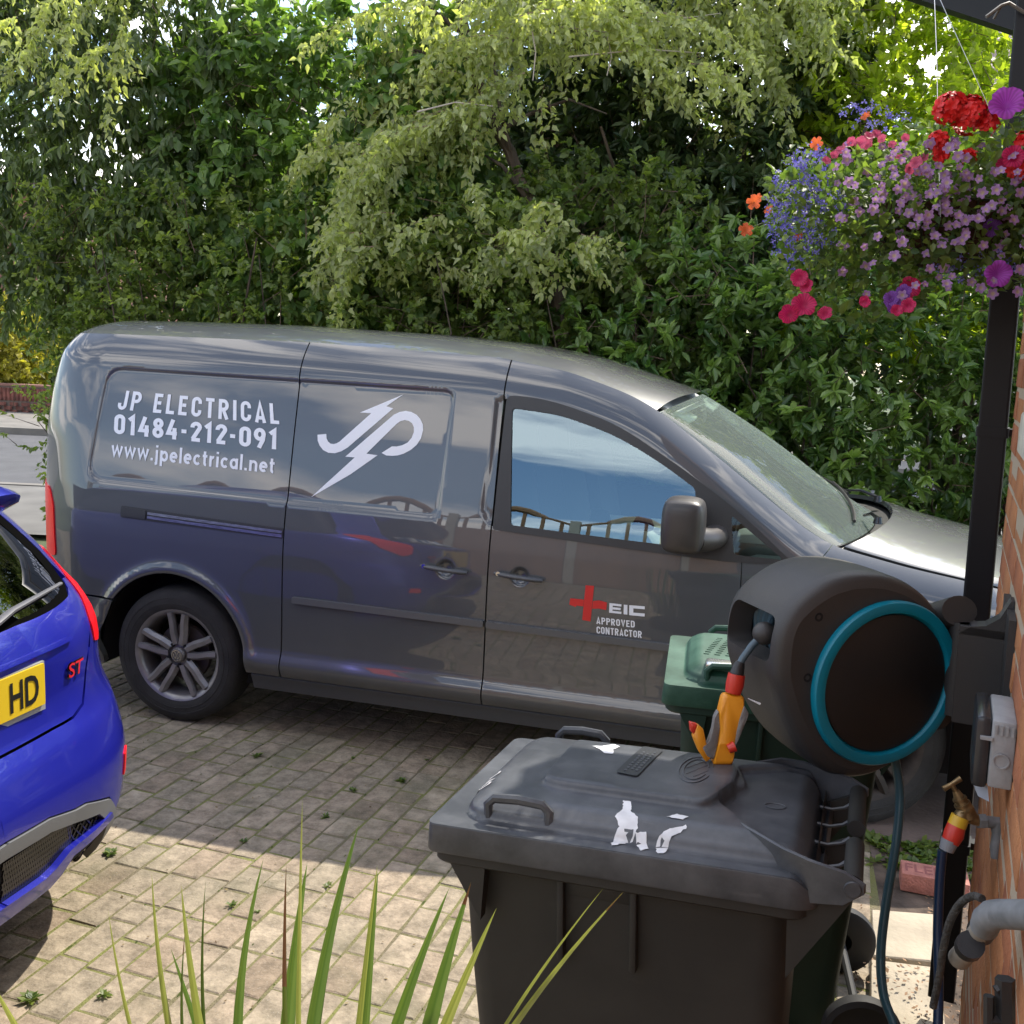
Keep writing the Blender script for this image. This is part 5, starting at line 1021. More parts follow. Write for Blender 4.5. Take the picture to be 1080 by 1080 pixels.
# ------------------------------------------------------------------ spray gun
G0=at(777,704,1.94); gun=thing('spray_gun','orange and grey garden spray gun with red collar hanging from the hose reel','spray gun',tuple(G0))
gr=lambda u,v,d=1.94: Vector(at(u,v,d)-G0)
orange=mat('gun_orange',(.70,.27,.012),rough=.38); gred=mat('gun_red',(.55,.035,.02),rough=.35); ggrey=mat('gun_grey_rubber',(.17,.165,.16),rough=.6,bump=.2,bscale=200)
MB().tube([gr(781,698),gr(779,703),gr(777,711)],[.0085,.0115,.0135],n=14).build('hose_collar',blackp,gun)
MB().tube([gr(777,711),gr(775,722),gr(773,731)],[.0165,.0175,.0150],n=16).build('red_coupling',gred,gun)
GM=Matrix(((cr[0],cu[0],-cf[0],0),(cr[1],cu[1],-cf[1],0),(cr[2],cu[2],-cf[2],0),(0,0,0,1)))
def gp_(pts,h0,h1,m,name,par,rr=.003,bev=.003):
    L_=[((u-777)/FPX*1.94,-(v-704)/FPX*1.94) for u,v in pts]; L_=rounded(L_,rr,3)
    q=MB().prism(L_,h0,h1,GM,bev=bev); o=q.build(name,m,par,sharp=60)
    for p in o.data.polygons: p.use_smooth=True
    return o
gb=gp_([(762,731),(784,733),(784,752),(779,770),(775,785),(773,800),(771,806),(751,806),(752,800),(756,785),(758,770),(757,752)],-.014,.014,orange,'gun_body',gun,.008,.006)
gp_([(757,748),(759,765),(757,782),(752,800),(745,798),(739,788),(746,783),(751,768),(753,755)],-.010,.010,ggrey,'grip_pad',gb,.004,.003)
gp_([(735,763),(741,768),(744,782),(749,799),(744,803),(736,791),(730,776)],-.009,.009,orange,'trigger',gun,.003,.002)
gp_([(727,761),(735,763),(732,774),(728,771)],-.008,.008,gred,'trigger_tip',gun,.002,.002)
gp_([(783,742),(788,751),(784,762),(777,778),(773,786),(775,770),(778,757)],-.006,.018,ggrey,'grip_pad',gb,.004,.003)
MB().tube([gr(768,790,1.925),gr(775,787,1.925)],[.0085,.0105],n=12).build('flow_knob',gred,gun)
# ------------------------------------------------------------------ hoses, tap, socket, waste pipe
def hose(name,label,pts,r_,m,o=None,cat='hose',n=10):
    P=[Vector(p) for p in pts]; Q=[]
    for i in range(len(P)-1):          # Catmull-Rom
        a,b,c,d=P[max(i-1,0)],P[i],P[i+1],P[min(i+2,len(P)-1)]
        for t in np.linspace(0,1,8,endpoint=False): Q.append(.5*((2*b)+(c-a)*t+(2*a-5*b+4*c-d)*t*t+(3*b-a-3*c+d)*t**3))
    Q.append(P[-1]); o=P[-1].copy(); ob=MB().tube([p-o for p in Q],r_,n=n).build(name,m,None); ob.location=o; return tag(ob,label,cat)
hose('garden_hose','teal grey supply hose dropping from the bottom of the hose reel',[at(944,800,2.02),at(949,840,2.02),at(945,890,2.0),at(935,950,1.98),at(929,1005,1.95),at(932,1050,1.9),at(945,1090,1.85),at(952,1160,1.8)],.0088,mat('hose_teal',(.035,.095,.12),rough=.33))
hose('garden_hose','dark blue hose running down from the red tap connector',[at(994,897,1.83),at(991,930,1.83),at(989,985,1.82),at(990,1035,1.8),at(989,1085,1.78),at(985,1160,1.75)],.0085,mat('hose_blue',(.010,.030,.075),rough=.3))
hose('black_strap','worn black cable arching from the waste pipe down past the blue hose','a' and [at(1036,948,1.30),at(1026,945,1.32),at(1013,953,1.34),at(1002,972,1.36),at(995,1000,1.38),at(991,1028,1.40),at(984,1062,1.42)],.0052,mat('strap_black',(.04,.038,.034),rough=.8,bump=.6,bscale=200,var=.5,vscale=60),cat='cable')
tap=thing('garden_tap','brass garden tap with a crosshead handle on a grey wall elbow','tap',tuple(at(1020,850,1.80))); TO=at(1020,850,1.80); tr=lambda u,v,d=1.80: Vector(at(u,v,d)-TO)
brass=mat('old_brass',(.26,.18,.09),rough=.45,metal=.8,var=.4,vscale=60); gpipe=mat('grey_pipe',(.17,.18,.19),rough=.5,var=.25,vscale=30)
tb=MB().tube([tr(1008,834),tr(1012,842),tr(1017,850),tr(1022,862)],[.006,.010,.013,.015],n=14).tube([tr(1022,862),tr(1034,866)],[.011,.010],n=12).tube([tr(1019,853),tr(1013,862)],[.012,.013],n=12)
for t,rr in ((.3,.0125),(.5,.0145),(.7,.0155)): p=tr(1008,834)*(1-t)+tr(1022,862)*t; q_=(tr(1022,862)-tr(1008,834)).normalized(); tb.tube([p-q_*.002,p+q_*.002],rr,n=14)
tb.build('tap_body',brass,tap); MB().tube([tr(1013,821),tr(1004,827),tr(995,832)],[.0055,.0040,.0055],n=10).tube([tr(1003,826),tr(1009,836)],.0045,n=8).build('tap_handle',brass,tap)
MB().tube([tr(1031,866),tr(1039,866)],.0135,n=6).tube([tr(1036,866),tr(1052,868),tr(1064,869)],.0105,n=14).tube([tr(1051,868),tr(1052,880),tr(1050,895),tr(1050,905)],[.0115,.0095,.0095,.008],n=12).build('wall_elbow',gpipe,tap)
hc=thing('hose_connector','red and yellow click hose connector under the garden tap','hose connector',tuple(tr(1008,862)+Vector(TO))); HC=np.array(hc.location); hr=lambda u,v,d=1.80: Vector(at(u,v,d)-HC)
MB().tube([hr(1013,861),hr(1009,871)],[.0155,.0160],n=18).build('yellow_nut',mat('connector_yellow',(.60,.36,.02),rough=.4),hc); MB().tube([hr(1009,870),hr(1006,880),hr(1002,888)],[.0155,.0175,.0150],n=18).build('red_body',gred,hc); MB().tube([hr(1002,886),hr(998,897)],[.0155,.0125],n=18).build('grey_nut',mat('connector_grey',(.24,.25,.27),rough=.45),hc)
sk=thing('outdoor_socket','weatherproof grey electrical socket box with smoked cover on the brick wall','socket',tuple(WP(.9,0,1.15))); SO=WP(.9,0,1.15)
sr=lambda s,d,z: Vector(WP(s,d,z)-SO)
def wbox(q,s0,s1,d0,d1,z0,z1,b=.004):
    c=sr((s0+s1)/2,(d0+d1)/2,(z0+z1)/2); q.box(c,(s1-s0,d1-d0,z1-z0),WR,bev=b); return q
DZ=.228
sb=wbox(MB(),.83,.98,0,.036,.878+DZ,.990+DZ,.004).build('back_box',mat('socket_grey',(.30,.31,.32),rough=.55,var=.1,vscale=30,bump=.1,bscale=120),sk)
wbox(MB(),.832,.978,.036,.060,.872+DZ,.992+DZ,.008).build('smoked_cover',mat('smoked_cover',(.030,.032,.036),rough=.25,var=.3,vscale=12),sk)
q=MB(); q.lathe([(.0,.0),(.0105,.0),(.0105,.002),(.0125,.002),(.0125,.0)],22,frame(sr(.981,.019,.925+DZ),tuple(-wa_))); q.build('knockout',MATS['socket_grey'],sb)
q=MB()
for k in range(4): wbox(q,.9805,.983,.004+.008*k,.008+.008*k,.968+DZ,.984+DZ,.0)
wbox(q,.975,.985,.034,.052,.957+DZ,.962+DZ,.0); q.build('hinge_rib',MATS['socket_grey'],sb)
q=MB(); P=[sr(.93,.058,.872+DZ),sr(.90,.052,.845+DZ),sr(.95,.046,.848+DZ),sr(.97,.030,.850+DZ),sr(.96,.034,.872+DZ)]; q.add(P,[(0,1,2),(0,2,3,4)]); q.build('torn_film',mat('torn_plastic',(.32,.34,.38),rough=.3),sk)
wp_=thing('waste_pipe','grey plastic waste pipe bending down off the wall at the lower right','pipe',tuple(at(1040,962,1.28))); WO=at(1040,962,1.28); wr=lambda u,v,d=1.28: Vector(at(u,v,d)-WO)
MB().tube([wr(1125,966,1.10),wr(1085,965,1.18),wr(1056,964,1.26),wr(1047,965,1.27),wr(1041,970,1.285),wr(1038,978,1.30)],[.0175,.0175,.0178,.0180,.0180,.017],n=20).build('pipe_bend',gpipe,wp_)
MB().tube([wr(1037,977,1.30),wr(1029,989,1.33),wr(1020,1001,1.36),wr(1012,1011,1.39)],[.0140,.0140,.0140,.0150],n=18).build('pipe_tail',mat('aged_pipe',(.22,.20,.17),rough=.6,var=.3,vscale=25),wp_)
for a,b in (((1039,976),(1034,983)),((1024,996),(1021,1000))): 
    MB().tube([wr(*a,1.305),wr(*b,1.325)],.0172,n=18).build('rubber_seal',blackp,wp_)
bk=thing('wall_clip','broken black plastic clip low on the brick wall','clip',tuple(at(1052,1050,1.15))); BO=at(1052,1050,1.15)
q=MB()
for a,b,rr in (((1060,1032),(1060,1090),.011),((1043,1050),(1043,1092),.006),((1043,1078),(1060,1078),.008),((1050,1045),(1060,1040),.006)): q.tube([Vector(at(*a,1.15)-BO),Vector(at(*b,1.15)-BO)],rr,n=6)
q.build('clip_body',blackp,bk)
# ------------------------------------------------------------------ foliage
def leafmesh(name,base,axis,nrm,L,Wd,m,parent,off,tint,fold=.18,shape=(.30,.72),wide=(1.,.75)):
    """one folded six-point leaf per row"""
    base=np.asarray(base);axis=np.asarray(axis);nrm=np.asarray(nrm); n=len(base)
    axis/=np.linalg.norm(axis,axis=1)[:,None]; s=np.cross(axis,nrm); s/=np.maximum(np.linalg.norm(s,axis=1),1e-6)[:,None]; nn=np.cross(s,axis)
    L=L[:,None]; w=(Wd/2)[:,None]
    b0=base; tip=base+axis*L-nn*L*.12; a1=base+axis*L*shape[0]; a2=base+axis*L*shape[1]
    V=np.stack((b0,a1+s*w*wide[0]+nn*w*fold*2,a2+s*w*wide[1]+nn*w*fold,tip,a2-s*w*wide[1]+nn*w*fold,a1-s*w*wide[0]+nn*w*fold*2),1).reshape(-1,3)
    i=np.arange(n)[:,None]*6; F=np.concatenate((i+np.array([[0,1,2,3]]),i+np.array([[0,3,4,5]])))
    o=mesh_np(name,V,F,m,parent,True,off,tint=np.repeat(tint,6)); return o
def unit(v): return v/np.maximum(np.linalg.norm(v,axis=-1,keepdims=True),1e-9)
def clusters(rg,box,n,edge=1.6,nz=.55,hole=.30,seed=0,shape=None):
    """points in a lumpy volume"""
    from mathutils import noise
    x0,x1,y0,y1,z0,z1=box; P=[]
    while len(P)<n:
        q=rg.uniform(0,1,(4000,3)); p=np.array((x0,y0,z0))+q*np.array((x1-x0,y1-y0,z1-z0))
        e=np.abs(q*2-1); d=(e[:,0]**3+e[:,1]**3+e[:,2]**3)
        if shape is not None: k=shape(p)
        else: k=d<1.25
        p=p[k]
        v=np.array([noise.noise(Vector(a*edge)+Vector((seed*7.3,0,0))) for a in p]); p=p[v>nz*-.5+rg.uniform(-.25,.25,len(p))+hole-.30]
        P+=list(p)
    return np.array(P[:n])
def bush(root,box,nc,per,L,Wd,m,seed,twig=.14,droop=.3,up=.2,tint=(.5,.25),out=.6,wood=None,shape=None,rosette=False,hole=.30,name='leaves',lshape=(.30,.72),wide=(1.,.75),lump=1.6):
    rg=np.random.default_rng(seed); C=clusters(rg,box,nc,seed=seed,shape=shape,hole=hole,edge=lump); off=tuple(root.location)
    ctr=np.array(((box[0]+box[1])/2,(box[2]+box[3])/2,(box[4]+box[5])/2)); o=unit((C-ctr)*np.array((.5,1.3,.6))); o[:,1]-=.25
    D=unit(o*out+rg.normal(0,.55,C.shape)+np.array((0,0,up-droop))); n=nc*per
    t=np.tile(np.linspace(0,1,per),nc); c=np.repeat(C,per,0); d=np.repeat(D,per,0)
    if rosette:
        base=c+d*twig*.25*t[:,None]; r=unit(rg.normal(0,1,(n,3))); r=unit(r-(r*d).sum(1)[:,None]*d); ax=unit(r*1.0+d*.45+np.array((0,0,-droop*.6)))
    else:
        base=c+d*twig*t[:,None]; r=unit(rg.normal(0,1,(n,3))); ax=unit(d*.5+r*.8+np.array((0,0,-droop)))
    nr=unit(np.array((0,-.35,1.0))+rg.normal(0,.55,(n,3)))
    LL=L*rg.uniform(.55,1.15,n); ct=np.repeat(rg.normal(0,tint[1],nc),per); T=np.clip(tint[0]+ct+rg.normal(0,.12,n),0,1)
    lf=leafmesh(name,base,ax,nr,LL,LL*Wd/L*rg.uniform(.8,1.15,n),m,root,off,T,shape=lshape,wide=wide); lf['kind']='stuff'
    if wood is not None:
        k=min(nc,700); idx=rg.choice(nc,k,False); V=[];F=[]
        for i in idx:
            a=C[i]-D[i]*twig*1.2-np.array((0,0,.05)); b=C[i]+D[i]*twig; s=np.cross(b-a,(0,-1,.2)); s/=np.linalg.norm(s)+1e-9; w=.0035; j=len(V); u2=np.cross(s,unit(b-a))
            V+=[a+s*w,a-s*w*.5+u2*w,a-s*w*.5-u2*w,b]; F+=[(j,j+1,j+3),(j+1,j+2,j+3),(j+2,j,j+3)]
        mesh_np('twigs',V,F,wood,root,False,off)['kind']='stuff'
    return C
bark=mat('bark_brown',(.085,.060,.045),rough=.95,bump=.9,bscale=40,var=.4,vscale=10,stretch=(1,1,.3)); twigm=mat('twig_brown',(.12,.075,.055),rough=.9)
def stems(root,pts_list,m=None,name='stem'):
    off=Vector(root.location)
    for pts,rr in pts_list: MB().tube([Vector(p)-off for p in pts],rr,n=8).build(name,m or bark,root)
def rstems(root,base,n,h,spread,seed,r0=.022,yb=0):
    g=random.Random(seed); L_=[]
    for k in range(n):
        x=base[0]+g.uniform(-spread,spread); y=base[1]+g.uniform(-.3,.3); p=[(x,y,-.05)]; dx,dy=g.uniform(-.25,.25),g.uniform(-.2,.2)+yb
        for j in range(1,6): t=j/5; p.append((x+dx*t*h+g.uniform(-.13,.13),y+dy*t*h+g.uniform(-.05,.05),h*t))
        L_.append((p,[r0*(1-.75*j/5) for j in range(6)]))
    stems(root,L_)
lm_vib=leafmat('leaf_viburnum',(.050,.080,.034),(.165,.210,.090),gloss=.45,trans=.38)
lm_lil=leafmat('leaf_lilac',(.064,.125,.040),(.190,.270,.085),gloss=.42,trans=.42)
lm_haw=leafmat('leaf_privet',(.075,.118,.034),(.250,.295,.085),gloss=.45,trans=.45)
lm_bir=leafmat('leaf_birch',(.180,.205,.090),(.45,.465,.220),gloss=.40,trans=.45)
lm_bay=leafmat('leaf_bay',(.034,.064,.030),(.130,.175,.075),gloss=.38,trans=.28)
lm_cho=leafmat('leaf_glossy',(.052,.108,.028),(.215,.305,.080),gloss=.34,trans=.36)
lm_yel=leafmat('leaf_sunlit',(.16,.21,.02),(.40,.44,.06),gloss=.45,trans=.60)
lm_gol=leafmat('leaf_golden',(.16,.15,.025),(.40,.35,.06),gloss=.5,trans=.45)
G='shrubs and trees behind the van'
def plant(name,label,cat,loc): return thing(name,label,cat,loc,0,G)
A_=plant('viburnum_shrub','dark drooping evergreen shrub at the left edge of the hedge','shrub',(-2.1,2.9,0)); bush(A_,(-4.4,-1.30,2.35,3.6,1.80,5.0),2100,16,.095,.036,lm_vib,1,twig=.22,droop=.75,tint=(.45,.26),wood=twigm,hole=.24); rstems(A_,(-2.1,3.0),6,2.6,.4,1)
Cc=plant('privet_hedge','leafy mixed hedge with bare brown twigs low behind the van roof','hedge',(-1.2,2.7,0)); bush(Cc,(-2.72,.95,2.25,3.05,.30,2.75),3400,14,.052,.032,lm_haw,2,twig=.16,droop=.15,tint=(.45,.24),wood=twigm,hole=.30,shape=lambda p:(p[:,0]>-2.62+.10*np.sin(p[:,2]*5)+.10*(p[:,2]<1.3))&(p[:,2]<2.7)); rstems(Cc,(-1.0,2.75),22,2.3,1.5,2,.012)
Bl=plant('lilac_bush','lilac bush with big heart shaped mid green leaves above the van','bush',(-.8,3.0,0)); bush(Bl,(-1.95,.42,2.5,3.5,1.8,4.02),1350,13,.092,.070,lm_lil,3,twig=.18,droop=.50,tint=(.5,.22),wood=twigm,hole=.26,lshape=(.25,.62),wide=(1.,.72)); rstems(Bl,(-.8,3.0),7,2.4,.7,3)
Eb=plant('bay_tree','tall dark evergreen tree filling the middle behind the birch','tree',(2.0,4.1,0)); bush(Eb,(.35,2.95,3.4,4.6,.8,5.6),2700,15,.115,.040,lm_bay,5,twig=.20,droop=.25,up=.3,tint=(.40,.25),wood=twigm,rosette=True,hole=.20); rstems(Eb,(2.0,4.1),5,3.3,.6,5,.04)
Fg=plant('glossy_shrub','wide glossy green shrub with pale leaf tips behind the bonnet','shrub',(3.0,2.8,0)); bush(Fg,(.95,5.3,2.25,3.35,.10,2.62),3000,13,.088,.036,lm_cho,6,twig=.12,droop=.25,up=.25,tint=(.38,.28),wood=twigm,rosette=True,hole=.25); rstems(Fg,(3.0,2.9),16,2.0,1.9,6,.016)
Gy=plant('climbing_shrub','bright yellow green sunlit foliage at the upper right behind the flower basket','shrub',(3.8,4.0,0)); bush(Gy,(2.50,5.6,3.3,4.5,1.9,4.3),2500,12,.075,.046,lm_yel,7,twig=.12,droop=.30,tint=(.45,.28),wood=twigm,hole=.32,shape=lambda p:~(((p[:,0]-2.56)/(p[:,1]+3.89)>.150)&((p[:,2]-1.77)/(p[:,1]+3.89)> .232+.02*np.sin(p[:,0]*9)))); rstems(Gy,(4.2,4.0),6,2.2,.6,7,.02)
Hm=plant('hazel_shrub','mid green shrub between the lilac and the bay tree, low behind the roof','shrub',(1.0,3.0,0)); bush(Hm,(.1,2.1,2.7,3.5,.7,3.0),1300,13,.066,.042,lm_haw,8,twig=.15,droop=.35,tint=(.22,.18),wood=twigm,hole=.30); rstems(Hm,(1.0,3.1),8,2.1,.5,8,.014)
Bk=plant('boundary_hedge','tall dark boundary hedge closing the view behind the other shrubs','hedge',(1.5,5.6,0)); bush(Bk,(-2.2,8.0,5.0,6.6,.1,3.55),3000,13,.16,.085,lm_bay,14,twig=.25,droop=.2,tint=(.45,.25),hole=.14); bush(Bk,(-2.2,2.6,4.2,5.2,2.2,4.05),950,13,.13,.07,lm_vib,15,twig=.25,droop=.3,tint=(.5,.25),hole=.22); stems(Bk,[([(x,5.8,-.05),(x+.2,5.8,2.8)],[.06,.03]) for x in (-2,-.5,1,2.5,4,5.5,7)])
bush(Gy,(2.95,4.05,3.5,4.4,3.2,4.85),270,12,.075,.046,lm_yel,16,twig=.14,droop=.35,tint=(.40,.28),wood=twigm,hole=.34,name='upper_leaves')
# weeping birch: trunk, boughs, long hanging strands
Db=plant('weeping_birch','weeping birch with pale green hanging strands and a dark leaning trunk','tree',(1.05,2.9,0)); rg=np.random.default_rng(44)
def P6(u,v,d=6.75): return at(u,v,d)
T0=P6(600,330); trunk=[(1.25,3.0,-.05),(1.22,2.98,.8),tuple(P6(585,270)),tuple(P6(560,215)),tuple(P6(548,190)),tuple(P6(538,160)),tuple(P6(524,138)),tuple(P6(514,112)),tuple(P6(505,92)),tuple(P6(500,62)),tuple(P6(488,20)),tuple(P6(478,-60)),tuple(P6(470,-160))]
stems(Db,[(trunk,[.065,.060,.050,.046,.042,.040,.038,.036,.040,.032,.028,.022,.012])],name='trunk')
br=[]
for pts in ([(505,92),(470,60),(430,52),(395,70)],[(500,70),(540,45),(600,30),(655,48),(700,40)],[(514,112),(470,120),(430,150)],[(524,138),(560,120),(600,105),(640,120)],[(488,20),(540,-10),(640,-30),(760,-20),(860,-10)],[(495,40),(440,0),(380,-30),(300,-40),(220,-30)],[(540,165),(528,120),(520,60),(530,0)],[(560,215),(530,175),(505,160)],[(478,-60),(640,-110),(820,-110),(930,-70)]):
    br.append(([tuple(P6(u,v,6.75+rg.uniform(-.35,.3)*(k>0))) for k,(u,v) in enumerate(pts)],[.020-.016*k/(len(pts)-1) for k in range(len(pts))]))
stems(Db,br,name='branch')
B=[];AX=[];LL=[];TT=[];SV=[];SF=[]
def strand(u,v,ln,dens=1.,d=None):
    p=P6(u,v,(6.55+rg.uniform(-.45,.55)) if d is None else d); n=max(4,int(ln/.036*dens)); x,y=rg.uniform(-.10,.10),rg.uniform(-.08,.08); ct=rg.normal(.5,.20); prev=p
    for k in range(n):
        t=k/n; q=p+np.array((x*sin(t*1.6)*ln*1.6,y*t*ln*1.6,-ln*t+.12*ln*sin(t*PI)*0)); 
        for _ in range(2):
            a=unit(rg.normal(0,1,3)*np.array((1,1,.35))+np.array((0,0,-.95))); B.append(q+rg.normal(0,.010,3)); AX.append(a); LL.append(rg.uniform(.040,.072)); TT.append(np.clip(ct+rg.normal(0,.16),0,1))
        if k%4==0 and k: 
            s=.0018; j=len(SV); SV.extend([prev+(s,0,0),prev-(s,0,0),q]); SF.append((j,j+1,j+2)); prev=q
def bough(u0,v0,ang,ln,n_sub=7,d=None):
    """an arching side shoot in the picture's depth layer with leafy drooping twiglets"""
    d=6.5+rg.uniform(-.5,.55) if d is None else d; p=P6(u0,v0,d); a=R(ang); dr=np.array((cos(a)*cr[0]*1.,cos(a)*cr[1]+rg.uniform(-.35,.35),sin(a))); dr/=np.linalg.norm(dr); ct=rg.normal(.5,.20); prev=p
    n=max(5,int(ln/.05))
    for k in range(n):
        t=k/n; q=p+dr*ln*t+np.array((0,0,-.55*ln*t*t)); w=.0035*(1-t)+.0012; j=len(SV); SV.extend([prev+(0,0,w),prev-(0,0,w),q]); SF.append((j,j+1,j+2)); prev=q
        for m_ in range(3):                      # twiglets
            l2=rg.uniform(.04,.22)*(1.2-.4*t); td=unit(np.array((rg.normal(dr[0]*.5,.45),rg.normal(0,.4),rg.uniform(-1.3,-.1)))); nl=int(l2/.028)+2
            for e in range(nl):
                b=q+td*l2*e/nl+np.array((0,0,-.25*l2*(e/nl)**2)); ax_=unit(rg.normal(0,.75,3)+td*.7+np.array((0,0,-.55))); B.append(b+rg.normal(0,.008,3)); AX.append(ax_); LL.append(rg.uniform(.030,.066)); TT.append(np.clip(ct+rg.normal(0,.17),0,1))
# (u0,u1,v0,v1,count,angle range,length range)
for u0,u1,v0,v1,c,a0,a1,l0,l1 in ((400,560,10,150,34,150,215,.3,.75),(430,640,-40,70,26,-30,200,.3,.7),(360,500,120,290,34,160,250,.2,.5),(460,620,200,290,16,-50,230,.2,.45),(500,700,-60,30,14,-20,30,.4,.9),(640,930,-110,-40,26,-30,30,.4,.8),(720,900,-40,40,17,-60,-10,.3,.6),(860,960,-60,30,14,100,200,.25,.5),(60,330,-120,-60,22,150,260,.3,.6),(640,730,20,90,5,-50,20,.3,.6),(-20,140,-60,50,12,150,260,.2,.5)):
    for _ in range(c): bough(rg.uniform(u0,u1),rg.uniform(v0,v1),rg.uniform(a0,a1),rg.uniform(l0,l1))
for u0,u1,v0,v1,c,l0,l1 in ((355,430,110,240,26,.2,.55),(400,620,40,150,34,.2,.5),(620,900,-40,20,34,.2,.6),(520,720,15,60,16,.12,.4)):
    for _ in range(c): strand(rg.uniform(u0,u1),rg.uniform(v0,v1),rg.uniform(l0,l1))
B=np.array(B);AX=np.array(AX);LL=np.array(LL); nr=unit(np.array((0,-1.,.15))+rg.normal(0,.6,(len(B),3)))
lf=leafmesh('leaves',B,AX,nr,LL,LL*.62*rg.uniform(.7,1.1,len(LL)),lm_bir,Db,tuple(Db.location),np.array(TT),shape=(.28,.58),wide=(1.,.62)); lf['kind']='stuff'
mesh_np('hanging_twigs',SV,SF,mat('birch_twig',(.20,.13,.09),rough=.8),Db,False,tuple(Db.location))['kind']='stuff'
# pale thin twigs across the top
stems(Db,[([tuple(P6(u,v,6.2)) for u,v in pts],[.006,.0045,.003,.002][:len(pts)]) for pts in ([(590,28),(640,34),(700,22),(760,14)],[(600,60),(680,52),(740,56)],[(440,118),(480,108),(520,112)],[(560,25),(565,55),(562,85)],[(640,35),(645,60),(640,80)])],mat('pale_twig',(.42,.36,.30),rough=.8),'twig')
# golden shrub and things across the road
gs=thing('golden_shrub','bright yellow golden shrub behind the low brick wall across the road','shrub',(*fr(21.4,-10.6),0)); c=fr(21.3,-11.0); bush(gs,(c[0]-1.3,c[0]+1.1,c[1]-.7,c[1]+.8,.35,2.35),1000,12,.13,.085,lm_gol,9,twig=.2,droop=.1,tint=(.5,.28),hole=.22)
stems(gs,[([(c[0]+dx,c[1],-.05),(c[0]+dx*1.5,c[1],1.2)],[.04,.02]) for dx in (-.4,0,.4)])
gh=thing('street_hedge','dark green hedge on the far side of the road at the left edge','hedge',(*fr(24,-13),0)); c=fr(24.5,-12.5); bush(gh,(c[0]-3.5,c[0]+3.6,c[1]-.8,c[1]+1.6,.2,2.6),1100,12,.22,.13,lm_vib,10,twig=.3,tint=(.5,.25),hole=.2); stems(gh,[([(c[0]+dx,c[1],-.05),(c[0]+dx,c[1],1.6)],[.08,.03]) for dx in (-2,0,2)])
# low sprigs at the hedge end over the pavement
sg=thing('hedge_sprigs','loose leafy sprigs poking out from the hedge end beside the van tail','plant',(-2.6,2.3,0)); bush(sg,(-2.72,-2.25,2.0,2.4,.75,1.35),7,9,.050,.026,lm_haw,12,twig=.16,droop=.1,tint=(.55,.2),wood=twigm); stems(sg,[([(-2.2,2.5,.6),(-2.35,2.35,.8),(-2.5,2.2,1.1)],[.006,.004,.003])])
# ------------------------------------------------------------------ neighbouring house seen in the gaps
nh=thing('neighbour_house','pale rendered house with wavy grey pantile roof glimpsed through the trees','house',(11.0,16.0,0)); NO=(11.0,16.0,0)
def nb_(name,c,d,m,par=nh,rot=None): q=MB(); q.box(Vector(c)-Vector(NO),d,rot=rot); return q.build(name,m,par)
rend=mat('cream_render',(.55,.52,.46),rough=.9,var=.08,vscale=2)
wl=nb_('wall',(12.2,19.0,3.05),(12.5,7,6.1),rend); 
for x in (8.8,11.8,14.8,17.6):
    for z in (1.5,4.5): f=nb_('window',(x-1,15.47,z),(1.4,.08,1.15),mat('white_frame',(.7,.7,.7),rough=.5)); nb_('pane',(x-1,15.42,z),(1.2,.03,.95),mat('far_glass',(.04,.05,.06),rough=.08),f)
# pantiles as a real wavy surface, each course overlapping the next
nx,ny=560,17; e0,e1=np.array((5.45,14.9,6.0)),np.array((5.45,19.0,9.45)); V=[];F=[]
for j in range(ny):
    for w,lift in ((0,.06),(1,.0)):
        p=e0+(e1-e0)*(j+w)/ny
        for i in range(nx): V.append((p[0]+13.8*i/(nx-1)-NO[0],p[1]-NO[1]-.02*0,p[2]+lift+.035*sin(2*PI*13.8*i/(nx-1)/.23)))
for j in range(ny):
    for i in range(nx-1): a=(2*j)*nx+i; F.append((a,a+1,a+nx+1,a+nx))
    if j<ny-1:
        for i in range(nx-1): a=(2*j+1)*nx+i; F.append((a,a+1,a+nx+1,a+nx))
rf=mesh_np('roof',V,np.array(F),mat('pantile',(.34,.28,.25),rough=.8,var=.25,vscale=3),nh,False); nb_('ridge',(12.35,19.0,9.5),(13.9,.3,.25),mat('ridge_tile',(.30,.22,.20),rough=.8),rf); nb_('rear_slope',(12.35,21.1,7.75),(13.8,5.4,.12),MATS['pantile'],nh,Matrix.Rotation(R(-40),3,'X')); nb_('chimney',(15.6,19.0,10.2),(.8,.6,1.5),mat('chimney_brick',(.30,.14,.10),rough=.9),rf)
oh=thing('brick_house','brown brick house across the road at the far left','house',(*fr(30,-15),0)); OO=oh.location
ohb=bar('wall',27,36,0,5.2,mat('far_brown_brick',(.20,.10,.07),rough=.9,var=.3,vscale=3),-22,-11.2,oh)
for v in ohb.data.vertices: v.co-=OO
ohr=bar('roof',26.6,36.4,5.2,5.5,mat('far_slate',(.10,.10,.11),rough=.8),-22.4,-10.8,oh)
for v in ohr.data.vertices: v.co-=OO
fcm=mat('white_picket',(.75,.75,.74),rough=.6)
pk=thing('picket_fence','white picket fence glimpsed through the hedge above the van roof','fence',(1.5,7.5,0))
for k in range(26): x=-3.0+.16*k+.0; MB().box((x,0,1.0),(.07,.02,1.9)).build('picket',fcm,pk)
MB().box((-1.0,.03,.6),(4.3,.03,.08)).box((-1.0,.03,1.5),(4.3,.03,.08)).build('rail',fcm,pk)
